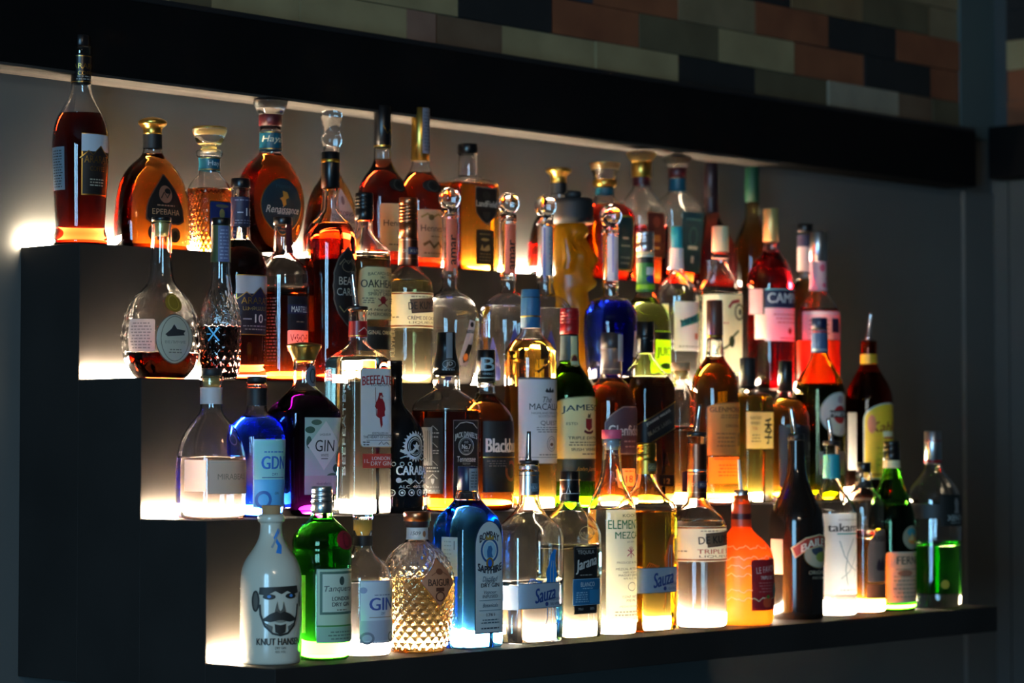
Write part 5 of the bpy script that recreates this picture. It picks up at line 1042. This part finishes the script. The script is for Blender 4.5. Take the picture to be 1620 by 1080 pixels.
FAV = favori()
bottle('liqueur_bottle', 'frosted orange liqueur bottle with white wavy lines and red label, thin metal pourer', 3, 1173,
       [(985, 47), (979, 50), (970, 51), (885, 51.3), (872, 48), (862, 42), (852, 33), (843, 22), (836, 16.6), (832, 15.6), (797, 14.6), (795, 12.5), (783, 12)], d='auto', opaque=FAV, parts=[
        ('sleeve', 'neck_band', 832, 797, mat('#c8421c', .4)), ('sleeve', 'neck_line', 821, 812, 'darkred', .0008), ('cap', 'pourer_collar', 790, 775, 12.3, 'silver', 11), ('pour', (1173, 776), (1169, 727), 3.0, 'white'),
        ('label', 'wave_print', 1123, 1223, 855, 965, 'rect', None, [('L', 0, y, [(x, 2.2 * math.sin(x * .23 + y) + 1.5 * math.sin(x * .5)) for x in range(-72, 74, 4)], 1.7, '#e8c9a0') for y in (864, 880, 893, 907, 931, 944)], None),
        ('label', 'front_label', 1189, None, 883, 962, 'rect', '#a01c22', [('T', 'LE FAVORI', 0, 898, 10, .74, '#e0a8a0', {'a': -5, 'b': .01}), ('T', 'TRIPLE SEC', 0, 911, 5.5, .5, '#e0c0b8', {'b': .02}), ('S', 0, 917, 935, 4, .6, '#b8605c'), ('E', -.08, 950, 8, 8, '#d8502c'), ('E', .08, 950, 8, 8, '#d8502c'), ('E', .02, 941, 4, 3, '#5a7a2c'), ('E', .75, 932, 7, 12, '#4a8a8a')], ('#7a1014', 1.2), .0008)])
bottle('cream_liqueur_bottle', 'dark brown cream liqueur bottle with red ribbon label and angled steel pourer', 3, 1260.5,
       [(978, 40), (973, 42.5), (960, 43), (860, 43.5), (830, 43.4), (812, 41), (797, 35), (783, 28), (768, 21), (752, 16), (735, 14), (700, 12.8), (690, 12.5)], d='auto', opaque=mat((.012, .007, .005), .1), parts=[
        ('cap', 'pourer_collar', 697, 686, 13, 'rubber'), ('pour', (1258, 687), (1252, 644), 5),
        ('label', 'sticker', 1220, 1239, 852, 907, 'rect', '#b58a78', [], None),
        ('label', 'front_label', 1259, None, 838, 916, 'rect', None, [('E', 0, 877, 29, 20, '#b8ae90'), ('E', -.05, 868, 14, 10, '#3c4450'), ('E', .15, 880, 14, 8, '#8a9440'), ('O', 0, 877, 30, 21, 1.5, G),
             ('P', 0, 857, [(-50, 8), (-26, -8), (0, -13), (26, -8), (50, 8), (43, 25), (23, 11), (0, 7), (-23, 11), (-43, 25)], '#c9b88a'), ('P', 0, 857, [(-47, 9), (-25, -6), (0, -11), (25, -6), (47, 9), (41, 22), (22, 9), (0, 5), (-22, 9), (-41, 22)], '#a83a26'), ('T', 'BAILEYS', 0, 856, 12, .80, '#f0e6cc', {'b': .035, 'bend': 11}),
             ('T', 'THE', 0, 897, 3, .1, '#a89a80'), ('T', 'ORIGINAL', 0, 904, 6, .52, '#b0a488'), ('T', 'Irish Cream', 0, 912, 4.5, .36, '#a89a80', {'sh': .3})], None)])
bottle('rum_bottle', 'clear rum bottle with teal neck band, white label and steel pourer', 3, 1316,
       [(974, 36), (969, 38), (960, 38.5), (815, 38.7), (803, 37), (793, 32), (783, 25), (773, 18), (764, 14.5), (757, 13.2), (702, 12.5)], d='auto', liq=(812, (.96, .97, .98)), base=24, parts=[
        ('sleeve', 'neck_band', 757, 719, mat('#1f98a2', .45)), ('cap', 'pourer_collar', 704, 697, 13.5, 'rubber'), ('pour', (1316, 698), (1311, 661), 4.4),
        ('label', 'front_label', 1302, None, 812, 940, 'rect', '~#c2c6c8', [('T', 'RUM FROM SEYCHELLES', 0, 822, 3, .5, '#667'), ('T', 'takamaka', 0, 834, 13, .84, '#22272b', {'b': .035}), ('R', 0, 844, 56, 2.4, '#3fa0a0'), ('L', 0, 885, [(-24, -30), (-16, -6), (-4, 10), (10, 18)], 1.6, '#86a5b0'), ('L', 0, 885, [(4, -34), (-10, -10), (-14, 16), (-10, 40)], 1.6, '#86a5b0'), ('L', 0, 885, [(22, -24), (8, -4), (-6, 18), (-22, 30)], 1.6, '#9db5bd'), ('L', 0, 885, [(24, 0), (12, 12), (4, 30)], 1.6, '#9db5bd'), ('R', .6, 905, 5, 12, '#9a7a6c'), ('S', 0, 930, 936, 1, .6, '#99a')], None)])
bottle('liqueur_bottle', 'small amber bottle with black cap and ship label, beside the white-labelled rum', 3, 1367,
       [(970, 31), (965, 33.3), (950, 33.5), (800, 33.5), (790, 30), (780, 22), (772, 15), (765, 12.5), (746, 12)], d='auto', liq=(852, (.95, .45, .07)), base=9, parts=[
        ('cap', 'cap', 747, 731, 11, 'black'), ('sleeve', 'neck_band', 771, 762, 'blackm'),
        ('label', 'front_label', 1373, None, 838, 921, 'wave', '#8a6c5c', [('T', 'ARBAT', 0, 852, 9, .7, '#3a2a24', {'b': .02}), ('P', 0, 893, [(-12, 6), (-10, -4), (-5, -10), (-3, -2), (2, -14), (4, -3), (9, -9), (11, 5), (8, 10), (-9, 10)], '#3c2a30')], ('#a8846c', 1)),
        ('label', 'lower_label', 1371, None, 924, 947, 'rect', '#a8603c', [], None)])
bottle('bitter_bottle', 'dark green bitters bottle with black cap, cream label and small globe medallion', 3, 1411.5,
       [(963, 34), (958, 36.8), (950, 37.2), (835, 37.4), (818, 36.5), (805, 33), (790, 28), (770, 21.5), (750, 15.5), (738, 13.2), (728, 12.8)], d='auto', liq=(800, (.05, .04, .01)), base=9, g=glass((.14, .72, .07), tint=(.62, .93, .50), t=.07), parts=[
        ('cap', 'cap', 728, 697.5, 13.4, 'black', 13.2, 2), ('sleeve', 'neck_band', 740, 728, 'cream'),
        ('label', 'medallion', 1428, None, 830, 867, 'ellipse', '#8f8a70', [('E', 0, 840, 11, 6, '#3a8a90'), ('E', .1, 853, 11, 6, '#d0863a'), ('P', 0, 849, [(-8, 4), (0, -8), (8, 4)], '#c9b070')], None),
        ('label', 'front_label', 1401, None, 871, 950, 'round', '~#c9a484', [('T', 'FERNET', 0, 884, 12, .62, '#26241e', {'b': .02}), ('R', 0, 898, 60, 1.2, '#8a6a50'), ('E', -.3, 904, 14, 5, '#b06a4c'), ('S', 0, 906, 944, 6, .8, '#9a7a62')], ('#d8c0a4', 1.4))])
bottle('absinthe_bottle', 'clear bottle half full of bright green absinthe, silver cap and black label', 3, 1476.5,
       [(962, 40), (957, 42.5), (945, 43.5), (800, 44), (785, 43), (772, 37.5), (760, 28.5), (750, 20), (742, 14.6), (732, 13.8)], d='auto', liq=(864, (.22, .95, .12)), base=22, parts=[
        ('cap', 'capsule', 733, 681, 14.2, 'silver', 13.6), ('lathe', 'red_ring', [(731.5, 14), (731, 14.6), (728, 14.6), (727.5, 14)], 'red', 'sharp'), ('lathe', 'red_line', [(697.6, 13.6), (697.4, 14.4), (696.2, 14.4), (696, 13.6)], 'red', 'sharp'),
        ('sleeve', 'black_band', 820, 797, 'blackm'), ('label', 'front_label', 1487, None, 782, 832, 'rect', '#101412', [('P', 0, 800, [(-7, 12), (-4, 4), (-6, -4), (-4, -12), (4, -12), (6, -4), (4, 4), (7, 12)], '#6c6a68'), ('T', 'XENTA', 0, 819, 9, .62, '#9aa09c', {'b': .02}), ('S', 0, 825, 829, 1, .5, '#7a807c')], None, .0010),
        ('label', 'lower_medallion', 1488, 1501, 917, 931, 'ellipse', '#a8902c', [], None)])
